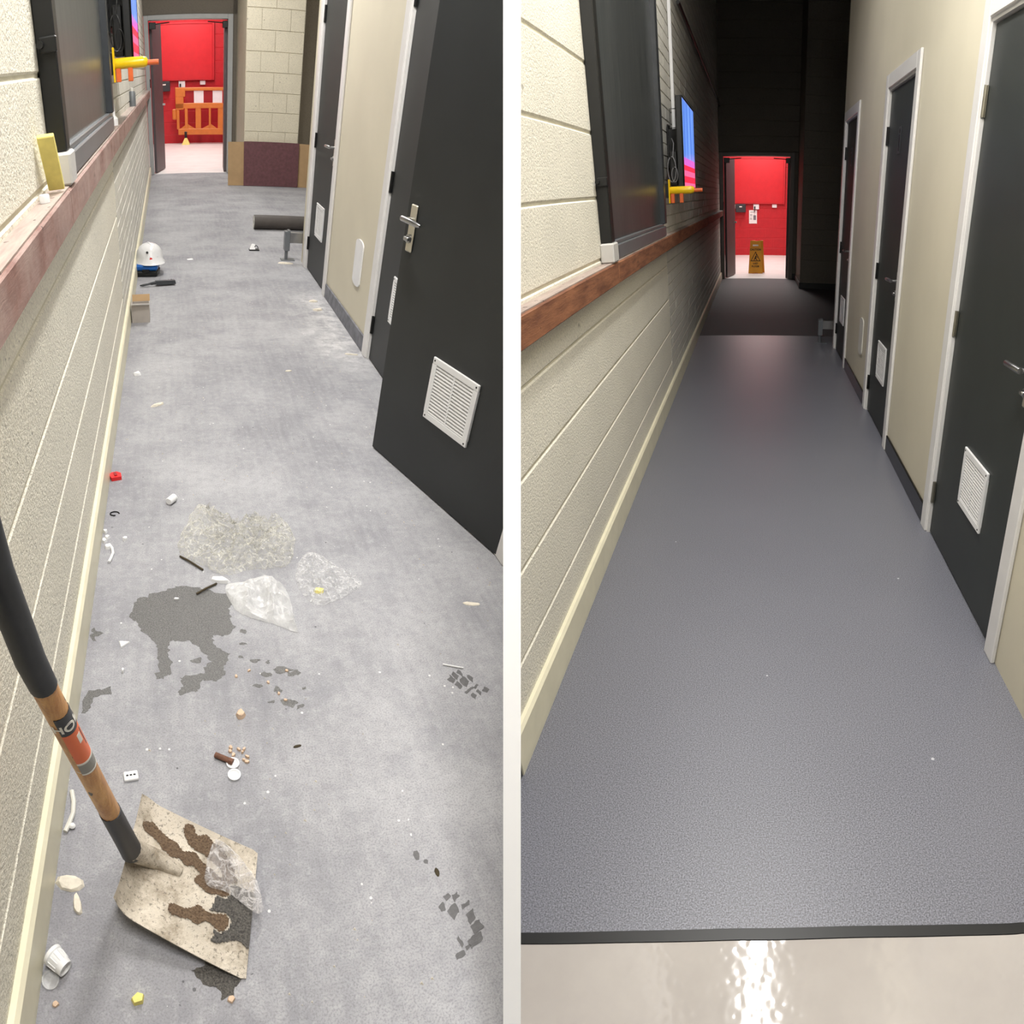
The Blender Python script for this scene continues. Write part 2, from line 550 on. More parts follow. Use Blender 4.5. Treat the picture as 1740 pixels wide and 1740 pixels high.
def M_plastic(name, tint, alpha, rough=0.1, crk=0.34, bmp=0.9):
    t = NT(name)
    lw = t.n('ShaderNodeLayerWeight', i_Blend=0.45)
    vo = t.n('ShaderNodeTexVoronoi', feature='DISTANCE_TO_EDGE', i_Scale=34.0)
    wv = t.n('ShaderNodeVectorMath', operation='ADD')
    nz = t.n('ShaderNodeTexNoise', i_Scale=24.0, i_Detail=3.0)
    t.link(t.co, nz.inputs['Vector'])
    sc_v = t.n('ShaderNodeVectorMath', operation='SCALE')
    t.link(nz.outputs['Color'], sc_v.inputs[0])
    sc_v.inputs['Scale'].default_value = 0.06
    t.link(t.co, wv.inputs[0])
    t.link(sc_v.outputs[0], wv.inputs[1])
    t.link(wv.outputs[0], vo.inputs['Vector'])
    crease = t.ramp(vo.outputs['Distance'], 0.0, 0.10, (1, 1, 1, 1), (0, 0, 0, 1))
    a = t.math('ADD', t.math('MULTIPLY', t.math('POWER', lw.outputs['Facing'], 2.0), 0.55), alpha)
    a = t.math('ADD', a, t.math('MULTIPLY', crease, crk), True)
    nrm = t.bump(vo.outputs['Distance'], bmp, 0.02, t.bump(t.noise(60, 4, 0.7), 0.5, 0.006))
    m = t.done(srgb(*tint), rough, nrm, Specular_IOR_Level=1.0)
    t.link(a, t.p.inputs['Alpha'])
    return m


def M_screen():
    """the picture on the television: blue above, pink and red rows below"""
    t = NT('television_picture')
    x, y, z = t.sep()
    stripes = t.ramp(t.noise(3.5, 2, 0.5, stretch=(1, 6, 0.4)), 0.35, 0.65, srgb(56, 92, 176), srgb(104, 142, 212))
    rows = t.math('GREATER_THAN', t.math('SINE', t.math('MULTIPLY', z, 75)), 0.1)
    low = t.mix(rows, srgb(190, 30, 60), srgb(205, 85, 130))
    mid = srgb(160, 85, 175)
    col = t.mix(t.math('GREATER_THAN', z, 0.16), low, mid)
    col = t.mix(t.math('GREATER_THAN', z, 0.21), col, stripes)
    t.p.inputs['Emission Strength'].default_value = 1.7
    t.link(col, t.p.inputs['Emission Color'])
    return t.done((0.01, 0.01, 0.012, 1), 0.2)


m_beige, m_shutter, m_blade, m_wet, m_screen = M_beige(), M_shutter(), M_blade(), M_wet(), M_screen()
m_soil = M_soil('damp_brown_soil', (84, 64, 48), (138, 116, 92))
m_gravel = M_soil('wet_grey_grit', (58, 56, 54), (122, 118, 112))
m_bagA = M_plastic('clear_crinkled_plastic', (242, 240, 228), 0.03)
m_bagB = M_plastic('clear_zip_plastic', (242, 242, 242), 0.05)
m_bagC = M_plastic('milky_plastic', (236, 236, 236), 0.42, 0.22, 0.06, 0.2)
m_bagD = M_plastic('hazy_plastic', (234, 230, 228), 0.16, 0.15)

W = 1.527                      # corridor width
YD = 14.0                      # the end doorway
DESC = {'L': 'dusty corridor', 'R': 'newly floored corridor'}

# ------------------------------------------------------------------ added divider between the two corridors, sized to block their lamps
t = MB()
half = 15.0 / 1150 * 1.1
m_ = Matrix((( cam_right.x, cam_fwd.x, cam_up.x, CAM_R.x), (cam_right.y, cam_fwd.y, cam_up.y, CAM_R.y), (cam_right.z, cam_fwd.z, cam_up.z, CAM_R.z), (0, 0, 0, 1)))
t.box(-half, half, 1.1, 24.0, -9.0, 9.0)
div = bpy.data.objects.new('wall_divider', t.mesh('wall_divider'))
div.data.materials.append(m_partition)
C.objects.link(div)
div.matrix_world = m_
struct(div, 'added white divider seen end-on between the two corridors', 'wall')


# ------------------------------------------------------------------ the setting of one corridor
def block_mesh(name, L, h, depth, c, m, axis='y'):
    b_ = MB()
    prof = [(-depth, 0), (-c, 0), (0, c), (0, h - c), (-c, h), (-depth, h)]
    if axis == 'y':
        b_.prism(prof, 0, L, Matrix(((1, 0, 0, 0), (0, 0, 1, 0), (0, 1, 0, 0), (0, 0, 0, 1))))
    else:
        b_.prism(prof, 0, L, Matrix(((0, 0, 1, 0), (-1, 0, 0, 0), (0, 1, 0, 0), (0, 0, 0, 1))))
    me = b_.mesh(name)
    me.materials.append(m)
    return me


BLK = block_mesh('block', 0.5998, 0.241, 0.04, 0.005, m_block)
BLK_CUT = {}
PIER = block_mesh('block', 0.395, 0.243, 0.04, 0.004, m_pier, 'x')
ENDB = {s: block_mesh('block', 0.44, 0.243, 0.04, 0.006, m_endblock, 'x') for s in 'LR'}
REDB = block_mesh('block', 0.44, 0.243, 0.04, 0.005, m_red, 'x')
BRICKWORK = None


def brickwork_mesh():
    """painted brick courses from y 5.46 to the end wall"""
    b_ = MB()
    k = 0
    z = 0.13
    while z < 4.9:
        y = 5.46 - (0.118 if k % 2 else 0)
        while y < YD - 0.1:
            y0, y1 = max(y, 5.46), min(y + 0.2325, YD - 0.1)
            if y1 - y0 > 0.02:
                x1 = random.uniform(-0.0012, 0.0012)
                v = [b_.bm.verts.new(p) for p in ((x1, y0, z), (x1, y1, z), (x1, y1, z + 0.073), (x1, y0, z + 0.073),
                                                  (-0.02, y0 - .0005, z - .003), (-0.02, y1 + .0005, z - .003), (-0.02, y1 + .0005, z + 0.076), (-0.02, y0 - .0005, z + 0.076))]
                for f in ((0, 1, 2, 3), (4, 5, 1, 0), (5, 6, 2, 1), (6, 7, 3, 2), (7, 4, 0, 3)):
                    b_.bm.faces.new([v[i] for i in f])
            y += 0.236
        z += 0.0833
        k += 1
    me = b_.mesh('brickwork')
    me.materials.append(m_brick)
    return me


def setting(s):
    d = DESC[s]
    global BRICKWORK
    # floor
    b_ = MB()
    if s == 'L':
        b_.box(-0.25, 5.0, 0.7, YD, -0.05, 0)
        struct(b_.build('floor', m_floorL, side=s), 'dusty light grey floor strewn with rubble and wet patches', 'floor')
    else:
        # curved joint with the beige floor, then new vinyl, then the far lobby floor, its gloom put into the colour
        edge = [(0.02, 0.835), (0.16, 0.872), (0.374, 0.914), (0.569, 0.936), (0.699, 0.941), (0.895, 0.937), (1.094, 0.914), (1.243, 0.887), (1.30, 0.875), (1.527, 0.81), (1.75, 0.74)]
        fine = []
        for k in range(len(edge) - 1):
            p0, p1, p2, p3 = (Vector(edge[max(0, min(len(edge) - 1, k + j - 1))]) for j in range(4))
            for q in range(6):
                f = q / 6
                fine.append(tuple(0.5 * ((2 * p1) + (-p0 + p2) * f + (2 * p0 - 5 * p1 + 4 * p2 - p3) * f * f + (-p0 + 3 * p1 - 3 * p2 + p3) * f ** 3)))
        edge = fine + [edge[-1]]
        b_.prism(edge + [(1.75, 8.0), (0.02, 8.0)], -0.05, 0)
        struct(b_.build('floor', m_floorR, side=s), 'new smooth blue-grey speckled vinyl floor of the right corridor', 'floor')
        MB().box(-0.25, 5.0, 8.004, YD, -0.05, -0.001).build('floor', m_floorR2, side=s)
        struct(CREATED[-1][0], 'lobby floor coloured dark as unlit, before the red doorway', 'floor')
        low = [(x, y - 0.0255) for x, y in edge]
        MB().prism([(x, y - 0.001) for x, y in low[::-1]][::-1] + [(x, y - 0.0008) for x, y in edge[::-1]], -0.05, 0.0015).build('trim_edge', m_black, side=s)
        struct(CREATED[-1][0], 'black edging strip between grey vinyl and beige floor', 'floor trim')
        MB().prism([(-0.3, 0.05), (2.0, 0.05), (2.0, 0.55)] + [(x, y - 0.0275) for x, y in edge[::-1]] + [(-0.3, 0.75)], -0.05, -0.0005).build('floor', m_beige, side=s)
        struct(CREATED[-1][0], 'glossy beige floor in front of the black edging strip', 'floor')
    # left block wall
    wl = thing(s, 'wall_left', 'cream painted block and brick wall on the left of the ' + d, 'wall', kind='structure')
    MB().box(-0.24, -0.005, 0.7, 5.46, 0, 5.2).build('mortar', m_mortar, wl)
    MB().box(-0.24, -0.006, 5.46, YD + 0.12, 0, 5.2).build('brick_backing', m_brickmortar, wl)
    rnd = random.Random(11)
    for k in range(12):
        z = 0.025 + 0.25 * k if k else 0.13
        if k == 0:
            continue
        y = 0.7 - (0.3 if k % 2 else 0)
        z = 0.02 + 0.25 * k - 0.25 + 0.005
        while y < 5.46:
            o = None
            if y + 0.6 <= 5.461:
                o = obj('block', BLK, None, wl, loc=(0, y, z))
            else:
                key = round(5.4595 - y, 3)
                if key not in BLK_CUT:
                    BLK_CUT[key] = block_mesh('block', key, 0.241, 0.04, 0.005, m_block)
                o = obj('block', BLK_CUT[key], None, wl, loc=(0, y, z))
            y += 0.6
    if BRICKWORK is None:
        BRICKWORK = brickwork_mesh()
    tag(obj('brickwork', BRICKWORK, None, wl), kind='stuff')
    # coved plinth along the block wall
    y0 = 0.7 if s == 'L' else 1.32
    prof = [(0.0, 0.128), (0.012, 0.128), (0.02, 0.118), (0.024, 0.02), (0.024, 0.0), (-0.02, 0.0), (-0.02, 0.128)]
    b_ = MB()
    A = [b_.bm.verts.new((x, y0, z)) for x, z in prof]
    B = [b_.bm.verts.new((x, YD - 0.1, z)) for x, z in prof]
    for i in range(len(prof)):
        j = (i + 1) % len(prof)
        b_.bm.faces.new((A[i], A[j], B[j], B[i]))
    b_.bm.faces.new(A)
    b_.bm.faces.new(B[::-1])
    struct(b_.build('baseboard_left', m_plinth, side=s), 'cream painted plinth at the foot of the block wall, ' + d, 'baseboard')
    if s == 'R':
        MB().box(-0.01, 0.02, 0.8, 1.318, 0.0, 0.10).build('baseboard_left', m_black, side=s)
        struct(CREATED[-1][0], 'short black skirting before the cream plinth begins', 'baseboard')
    # timber ledge (boards end to end)
    lg = thing(s, 'trim_ledge', ('dusty pinkish-brown' if s == 'L' else 'worn brown') + ' timber rail along the block wall, ' + d, 'rail', kind='structure')
    ml = m_ledgeL if s == 'L' else m_ledgeR
    cuts = [0.7, 3.05, 5.9, 9.0, YD - 0.1] if s == 'L' else [0.7, 3.2, 6.1, 9.4, YD - 0.1]
    for a, b2 in zip(cuts, cuts[1:]):
        MB().box(-0.002, 0.058, a + 0.0015, b2 - 0.0015, 1.155, 1.247, 0.004).build('board', ml, lg)
    MB().box(-0.002, 0.05, 0.7, YD - 0.1, 1.2475, 1.2515).build('ledge_top', m_dustyboard, lg)
    # shuttered window above the ledge
    w = thing(s, 'window_shutter', 'dark grey shuttered hatch above the timber rail, ' + d, 'window', (0, 0, 0), kind='structure')
    MB().box(0.0, 0.052, 3.12, 3.19, 1.335, 3.0, 0.004).build('side_post', m_black, w)
    MB().box(0.0, 0.034, 3.19, 3.255, 1.335, 3.0, 0.003).build('side_post', m_blackgloss, w)
    MB().box(0.0, 0.05, 5.06, 5.16, 1.335, 3.0, 0.004).build('side_post', m_darkgrey, w)
    MB().box(0.004, 0.018, 3.25, 5.07, 1.32, 3.0).build('shutter_panel', m_shutter, w)
    MB().box(0.002, 0.046, 3.20, 5.14, 1.254, 1.318, 0.004).build('bottom_bar', m_aluminium, w)
    MB().box(0.002, 0.034, 3.22, 5.12, 1.318, 1.336, 0.003).build('bottom_lip', m_aluminium, w)
    MB().box(0.0, 0.062, 3.09, 3.205, 1.2525, 1.335, 0.006).build('end_cap', m_endcap, w)
    lt = MB().box(0.012, 0.056, 3.10, 3.125, 1.565, 1.60, 0.003)
    lt.tube([(0.016, 3.11, 1.583), (0.016, 3.08, 1.583)], 0.009, 8)
    lt.build('latch', m_black, w)
    # right partition with three door openings
    b_ = MB()
    spans = [(7.30, 7.56), (5.02, 6.48), (2.90, 4.19), (0.9, 1.92)] if s == 'R' else [(7.30, 7.56), (5.02, 6.48), (2.90, 4.19)]
    for a, c in spans:
        b_.box(W, W + 0.12, a, c, 0, 3.6)
    for a, c in ((6.48, 7.30), (4.19, 5.02), (1.92, 2.90)):
        b_.box(W, W + 0.12, a, c, 2.175, 3.6)
    struct(b_.build('wall_right', m_cream, side=s), 'smooth cream partition wall with doors on the right of the ' + d, 'wall')
    MB().box(W + 0.35, W + 0.4, 0.5, 7.4, 0, 3.6).build('wall_back', m_black, side=s)
    struct(CREATED[-1][0], 'dark store wall behind the partition doors, ' + d, 'wall')
    for a, c in ((5.125, 6.375), (3.005, 4.085)):
        if s == 'L' and a < 4:
            continue
        mm = m_blackgloss if s == 'R' else m_dustyskirt
        MB().box(W - 0.013, W - 0.0005, a, c, 0.0, 0.108, 0.003).build('baseboard_right', mm, side=s)
        where = 'between the far and middle doors' if a > 5 else 'between the middle and nearest doors'
        struct(CREATED[-1][0], ('glossy black' if s == 'R' else 'dust-smeared grey') + ' skirting on cream wall ' + where + ', ' + d, 'baseboard')
    # blank wall plate between doors
    pl = MB()
    pts = []
    for k in range(9):
        a = math.pi * k / 8
        pts.append((0.095 * math.cos(a) * 1.0, 0.265 + 0.03 * math.sin(a)))
    for k in range(9):
        a = math.pi + math.pi * k / 8
        pts.append((0.095 * math.cos(a), 0.03 + 0.03 * math.sin(a)))
    mt = Matrix(((0, 0, -1, W - 0.0006), (-1, 0, 0, 5.5), (0, 1, 0, 0.335), (0, 0, 0, 1)))
    pl.prism(pts, 0.0, 0.008, mt)
    tag(pl.build('access_panel', m_white if s == 'L' else m_dirtywhite, side=s), 'white rounded access panel on cream wall, ' + d, 'panel')
    # lobby: end wall, pier, recess
    we = thing(s, 'wall_end', 'block wall around the red doorway at the far end of the ' + d, 'wall', kind='structure')
    b_ = MB()
    b_.box(1.385, 1.47, YD, YD + 0.2, 0, 5.2)
    b_.box(-0.24, 1.47, YD, YD + 0.2, 2.24, 5.2)
    b_.build('mortar', m_endblock, we)
    rnd = random.Random(5)
    zz = 2.25
    k = 0
    while zz < 5.1 and s == 'R':
        x = 0.0 - (0.22 if k % 2 else 0)
        while x < 1.40:
            if x >= -0.23:
                obj('block', ENDB[s], None, we, loc=(x, YD - 0.006 + rnd.uniform(-.001, .001), zz))
            x += 0.45
        zz += 0.25
        k += 1
    # pier
    wp = thing(s, 'wall_pier', 'pale block pier to the right of the red doorway, ' + d, 'wall', kind='structure')
    mpier = m_pier if s == 'L' else m_endblock  # right pier gets a shaded copy, its lack of light in the colour
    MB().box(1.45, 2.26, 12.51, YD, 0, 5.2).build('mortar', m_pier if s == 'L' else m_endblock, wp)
    k = 0
    zz = -0.012
    while zz < (2.6 if s == 'L' else 4.6):
        if k % 2:
            xs = [(1.455, 0.395), (1.857, 0.395)]
        else:
            xs = [(1.455, 0.2), (1.66, 0.395), (2.06, 0.19)]
        for x, L_ in xs:
            key = ('p', s, L_)
            if key not in BLK_CUT:
                BLK_CUT[key] = block_mesh('block', L_, 0.245, 0.04, 0.004, mpier, 'x')
            obj('block', BLK_CUT[key], None, wp, loc=(x, 12.5 + rnd.uniform(-.001, .001), max(zz, 0.0)))
        zz += 0.25
        k += 1
    MB().box(2.26, 5.0, 13.2, 13.35, 0, 5.2).build('wall_recess', m_shadeblock if s == 'L' else m_endblock, side=s)
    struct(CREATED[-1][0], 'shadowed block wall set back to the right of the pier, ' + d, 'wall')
    MB().box(4.2, 4.35, 7.0, 13.2, 0, 5.2).build('wall_lobby', m_shadeblock if s == 'L' else m_endblock, side=s)
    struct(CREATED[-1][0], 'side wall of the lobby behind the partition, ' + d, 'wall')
    MB().box(W + 0.12, 4.3, 7.40, 7.56, 0, 5.2).build('wall_return', m_cream, side=s)
    struct(CREATED[-1][0], 'cream return wall closing off the partition, ' + d, 'wall')
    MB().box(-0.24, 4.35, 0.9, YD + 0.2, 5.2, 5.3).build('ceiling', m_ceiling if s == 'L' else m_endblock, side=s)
    struct(CREATED[-1][0], 'high ceiling over the ' + d, 'ceiling')
    if s == 'R':
        b_ = MB()
        b_.box(1.385, 1.45, YD - 0.012, YD, 0, 0.10)
        b_.box(1.436, 1.45, 12.49, YD - 0.012, 0, 0.10)
        b_.box(1.436, 2.27, 12.486, 12.4985, 0, 0.10)
        struct(b_.build('baseboard_end', m_black, side=s), 'black skirting round the foot of the dark pier', 'baseboard')
    # red room beyond
    MB().box(-1.6, 3.6, YD, 19.95, -0.05, 0.0).build('floor', m_pinkfloor, side=s)
    struct(CREATED[-1][0], 'pale pinkish floor of the red room beyond the ' + d, 'floor')
    wr = thing(s, 'wall_red', 'bright red painted block wall seen through the end doorway, ' + d, 'wall', kind='structure')
    MB().box(-1.6, 3.6, 19.806, 20.0, 0, 3.6).build('mortar', m_redboard, wr)
    zz = -0.06
    k = 0
    while zz < 2.6:
        x = -0.4 - (0.225 if k % 2 else 0)
        while x < 1.9:
            obj('block', REDB, None, wr, loc=(x, 19.80 + rnd.uniform(-.001, .001), zz))
            x += 0.4475
        zz += 0.25
        k += 1
    b_ = MB()
    b_.box(-1.7, -1.6, YD + 0.2, 20, 0, 3.6)
    b_.box(3.6, 3.7, YD + 0.2, 20, 0, 3.6)
    b_.box(-1.7, -0.24, YD, YD + 0.2, 0, 3.6)
    b_.box(1.47, 3.7, YD + 0.1, YD + 0.2, 0, 3.6)
    struct(b_.build('wall_side', m_red, side=s), 'red side walls of the room beyond the ' + d, 'wall')
    MB().box(-1.7, 3.7, YD + 0.2, 20, 3.6, 3.7).build('ceiling', m_ceiling, side=s)
    struct(CREATED[-1][0], 'ceiling of the red room beyond the ' + d, 'ceiling')


setting('L')
setting('R')


# ------------------------------------------------------------------ doors
def vent(parent, y0, y1, z0, z1, x, mat):
    """louvred grille standing on the face x of a leaf (towards -x)"""
    v = MB()
    f = 0.028
    v.box(x - 0.010, x, y0, y1, z0, z0 + f, 0.002)
    v.box(x - 0.010, x, y0, y1, z1 - f, z1, 0.002)
    v.box(x - 0.010, x, y0, y0 + f, z0 + f, z1 - f)
    v.box(x - 0.010, x, y1 - f, y1, z0 + f, z1 - f)
    v.box(x - 0.009, x, (y0 + y1) / 2 - 0.004, (y0 + y1) / 2 + 0.004, z0 + f, z1 - f)
    v.box(x - 0.0015, x, y0 + f, y1 - f, z0 + f, z1 - f)
    o = v.build('vent', mat, parent)
    n = 15
    dz = (z1 - z0 - 2 * f) / n
    me = MB()
    me.hull([(-0.002, y0 + f, 0.0), (-0.009, y0 + f, 0.0), (-0.002, y0 + f, dz * 0.55), (-0.0075, y0 + f, dz * 0.45),
             (-0.002, y1 - f, 0.0), (-0.009, y1 - f, 0.0), (-0.002, y1 - f, dz * 0.55), (-0.0075, y1 - f, dz * 0.45)])
    sm = me.mesh('slat')
    sm.materials.append(mat)
    for k in range(n):
        obj('slat', sm, None, o, loc=(x, 0, z0 + f + dz * (k + 0.2)))
    sc_ = MB()
    for yy in (y0 + 0.013, y1 - 0.013):
        for zz in (z0 + 0.013, z1 - 0.013):
            sc_.lathe([(0, 0.002), (0.004, 0.0015), (0.004, 0)], 8, Matrix.Translation((x - 0.010, yy, zz)) @ Matrix.Rotation(-math.pi / 2, 4, 'Y'))
    sc_.build('screws', m_hinge, o)
    return o


def handle(parent, y, z, x, sgn, mat=m_satin):
    """lever on a long plate at (y, z) on face x; the lever points along sgn*y"""
    hb = MB().box(x - 0.009, x, y - 0.021, y + 0.021, z - 0.125, z + 0.055, 0.004)
    h = hb.build('handle_plate', mat, parent)
    lv = MB().tube([(x - 0.008, y, z), (x - 0.05, y, z)], 0.009, 10)
    lv.tube([(x - 0.048, y - sgn * 0.012, z), (x - 0.055, y + sgn * 0.02, z + 0.002), (x - 0.057, y + sgn * 0.10, z), (x - 0.052, y + sgn * 0.118, z - 0.002)], [0.011, 0.011, 0.010, 0.006], 10)
    lv.build('lever', m_steel, h, smooth=50)
    tn = MB().box(x - 0.03, x - 0.009, y - 0.014, y + 0.014, z - 0.082, z - 0.066, 0.003)
    tn.lathe([(0.017, 0), (0.017, 0.008), (0, 0.008)], 14, Matrix.Translation((x - 0.009, y, z - 0.074)) @ Matrix.Rotation(-math.pi / 2, 4, 'Y'))
    tn.build('thumb_turn', m_steel, h, smooth=40)


def hinge(parent, y, z, x, mat):
    hg = MB().box(x - 0.004, x, y - 0.016, y + 0.016, z - 0.055, z + 0.055)
    hg.tube([(x - 0.006, y, z - 0.055), (x - 0.006, y, z + 0.055)], 0.008, 10)
    hg.build('hinge', mat, parent, smooth=40)


def person_sign(parent, y, z, x):
    pl = MB().box(x - 0.004, x, y - 0.045, y + 0.045, z - 0.075, z + 0.075, 0.0015)
    o = pl.build('sign_plate', m_darkgrey, parent)
    g = MB()
    mt = Matrix(((0, 0, -1, x - 0.004), (1, 0, 0, y), (0, 1, 0, z), (0, 0, 0, 1)))
    g.lathe([(0.0, 0.0012), (0.014, 0.0012), (0.014, 0)], 14, mt @ Matrix.Translation((0, 0.05, 0)))
    g.prism([(-0.02, -0.005), (-0.012, -0.06), (0.012, -0.06), (0.02, -0.005), (0.018, 0.03), (-0.018, 0.03)], 0, 0.0012, mt)
    g.build('figure_symbol', m_ink, o)


def door(s, name, label, y0, y1, mleaf, hinge_m, lo, hi, sign=False, has_handle=True, vy=None):
    """y0..y1 outer edges of the white frame; the leaf hangs on the far jamb"""
    d = thing(s, name, label, 'door', (W, y0, 0), kind='structure')
    a, c = lo - y0, hi - y0
    L_ = y1 - y0
    MB().box(-0.018, -0.0005, 0, a, 0, 2.255, 0.004).build('architrave', m_frame, d)
    MB().box(-0.018, -0.0005, c, L_, 0, 2.255, 0.004).build('architrave', m_frame, d)
    MB().box(-0.018, -0.0005, a, c, 2.172, 2.255, 0.004).build('architrave_head', m_frame, d)
    b_ = MB()
    b_.box(-0.006, 0.118, a - 0.002, a + 0.012, 0, 2.172)
    b_.box(-0.006, 0.118, c - 0.012, c + 0.002, 0, 2.172)
    b_.box(-0.006, 0.118, a + 0.012, c - 0.012, 2.160, 2.1735)
    b_.build('lining', m_frame, d)
    leaf = MB().box(0.008, 0.052, a + 0.015, c - 0.015, 0.008, 2.157, 0.002).build('leaf', mleaf, d)
    va, vb = (vy[0] - y0, vy[1] - y0) if vy else ((a + c) / 2 - 0.15, (a + c) / 2 + 0.15)
    vent(d, va, vb, 0.345, 0.605, 0.008, m_white)
    for z in (0.225, 1.045, 1.90):
        hinge(d, c - 0.014, z, 0.006, hinge_m)
    if has_handle:
        handle(d, a + 0.075, 1.06, 0.008, 1)
    if sign:
        person_sign(d, (a + c) / 2, 1.855, 0.008)
    return d


for s in 'LR':
    dn = DESC[s]
    ml_ = m_door_d if s == 'L' else m_door
    hg = m_hinge if s == 'L' else m_hinge_s
    door(s, 'door_1', 'closed charcoal door farthest along the cream partition, ' + dn, 6.385, 7.40, ml_, m_hinge, 6.47, 7.31, sign=(s == 'R'), vy=(6.735, 7.035))
    door(s, 'door_2', ('closed charcoal door half hidden behind the open door, ' if s == 'L' else 'closed charcoal middle door with a figure sign, ') + dn, 4.095, 5.115, ml_, hg if s == 'L' else m_hinge, 4.18, 5.03, sign=(s == 'R'), has_handle=(s == 'R'), vy=(4.42, 4.72))
door('R', 'door_3', 'nearest closed charcoal door cut off by the right edge, newly floored corridor', 1.83, 2.995, m_door, m_hinge_s, 1.915, 2.91, vy=(2.21, 2.515))

# the open leaf of the nearest door in the dusty corridor, swung back along the partition
u = Vector((-0.279, 0.960))
ang = math.atan2(-u.x, u.y)
od = thing('L', 'door_3', 'big open charcoal door with white louvred grille, swung back along the wall', 'door', (1.523, 2.854, 0), Matrix.Rotation(ang, 4, 'Z'), kind='structure')
MB().box(0.0, 0.044, 0.005, 0.998, 0.006, 2.157, 0.002).build('leaf', m_door_d, od)
vent(od, 0.352, 0.649, 0.335, 0.605, 0.0, m_white)
handle(od, 0.945, 1.065, 0.0, -1)
for z in (0.225, 1.045, 1.90):
    hinge(od, 0.008, z, 0.0, m_hinge)
b_ = MB()
b_.box(W - 0.018, W - 0.0005, 2.835, 2.995, 0, 2.255, 0.004)
b_.build('door_frame', m_frame, side='L')
tag(CREATED[-1][0], 'white door frame behind the open charcoal door, dusty corridor', 'door frame', kind='structure')


# the end doorway
def end_door(s):
    d = thing(s, 'door_end', 'open grey-framed double doorway into the red room, ' + DESC[s], 'door', (0, YD, 0), kind='structure')
    mf = m_greyframe if s == 'L' else m_greyframe_d
    y0, y1 = -0.05, 0.2
    MB().box(0.002, 0.072, y0, y1, 0, 2.235, 0.004).build('jamb', mf, d)
    MB().box(1.305, 1.384, y0, y1, 0, 2.235, 0.004).build('jamb', mf, d)
    MB().box(0.072, 1.305, y0, y1, 2.172, 2.235, 0.004).build('head', mf, d)
    ml = m_brownleaf
    lf = Matrix.Translation((0.078, 0.10, 0)) @ Matrix.Rotation(-math.atan2(0.135, 0.62), 4, 'Z')
    o = MB().box(0, 0.045, 0, 0.66, 0.012, 2.155, 0.002).build('leaf', ml, d, loc=lf)
    MB().box(0.045, 0.085, 0.60, 0.625, 1.0, 1.03).build('pull_handle', m_white, o)
    lf = Matrix.Translation((1.262, 0.10, 0)) @ Matrix.Rotation(-R(2.5), 4, 'Z')
    MB().box(0, 0.04, 0, 0.62, 0.012, 2.155, 0.002).build('leaf', ml, d, loc=lf)
    MB().box(0.09, 0.19, -0.03, 0.10, 2.06, 2.145, 0.004).build('door_closer', m_black, d)
    MB().box(1.225, 1.30, -0.03, 0.10, 2.06, 2.145, 0.004).build('door_closer', m_black, d)
    b_ = MB()
    b_.tube([(0.15, -0.02, 2.12), (0.40, 0.06, 2.14)], 0.008, 6)
    b_.tube([(1.25, -0.02, 2.12), (1.00, 0.06, 2.14)], 0.008, 6)
    b_.build('closer_arm', m_black, d)
    MB().box(0.062, 0.076, -0.058, 0.0, 1.28, 1.40, 0.002).build('strike_plate', m_black, d)


end_door('L')
end_door('R')


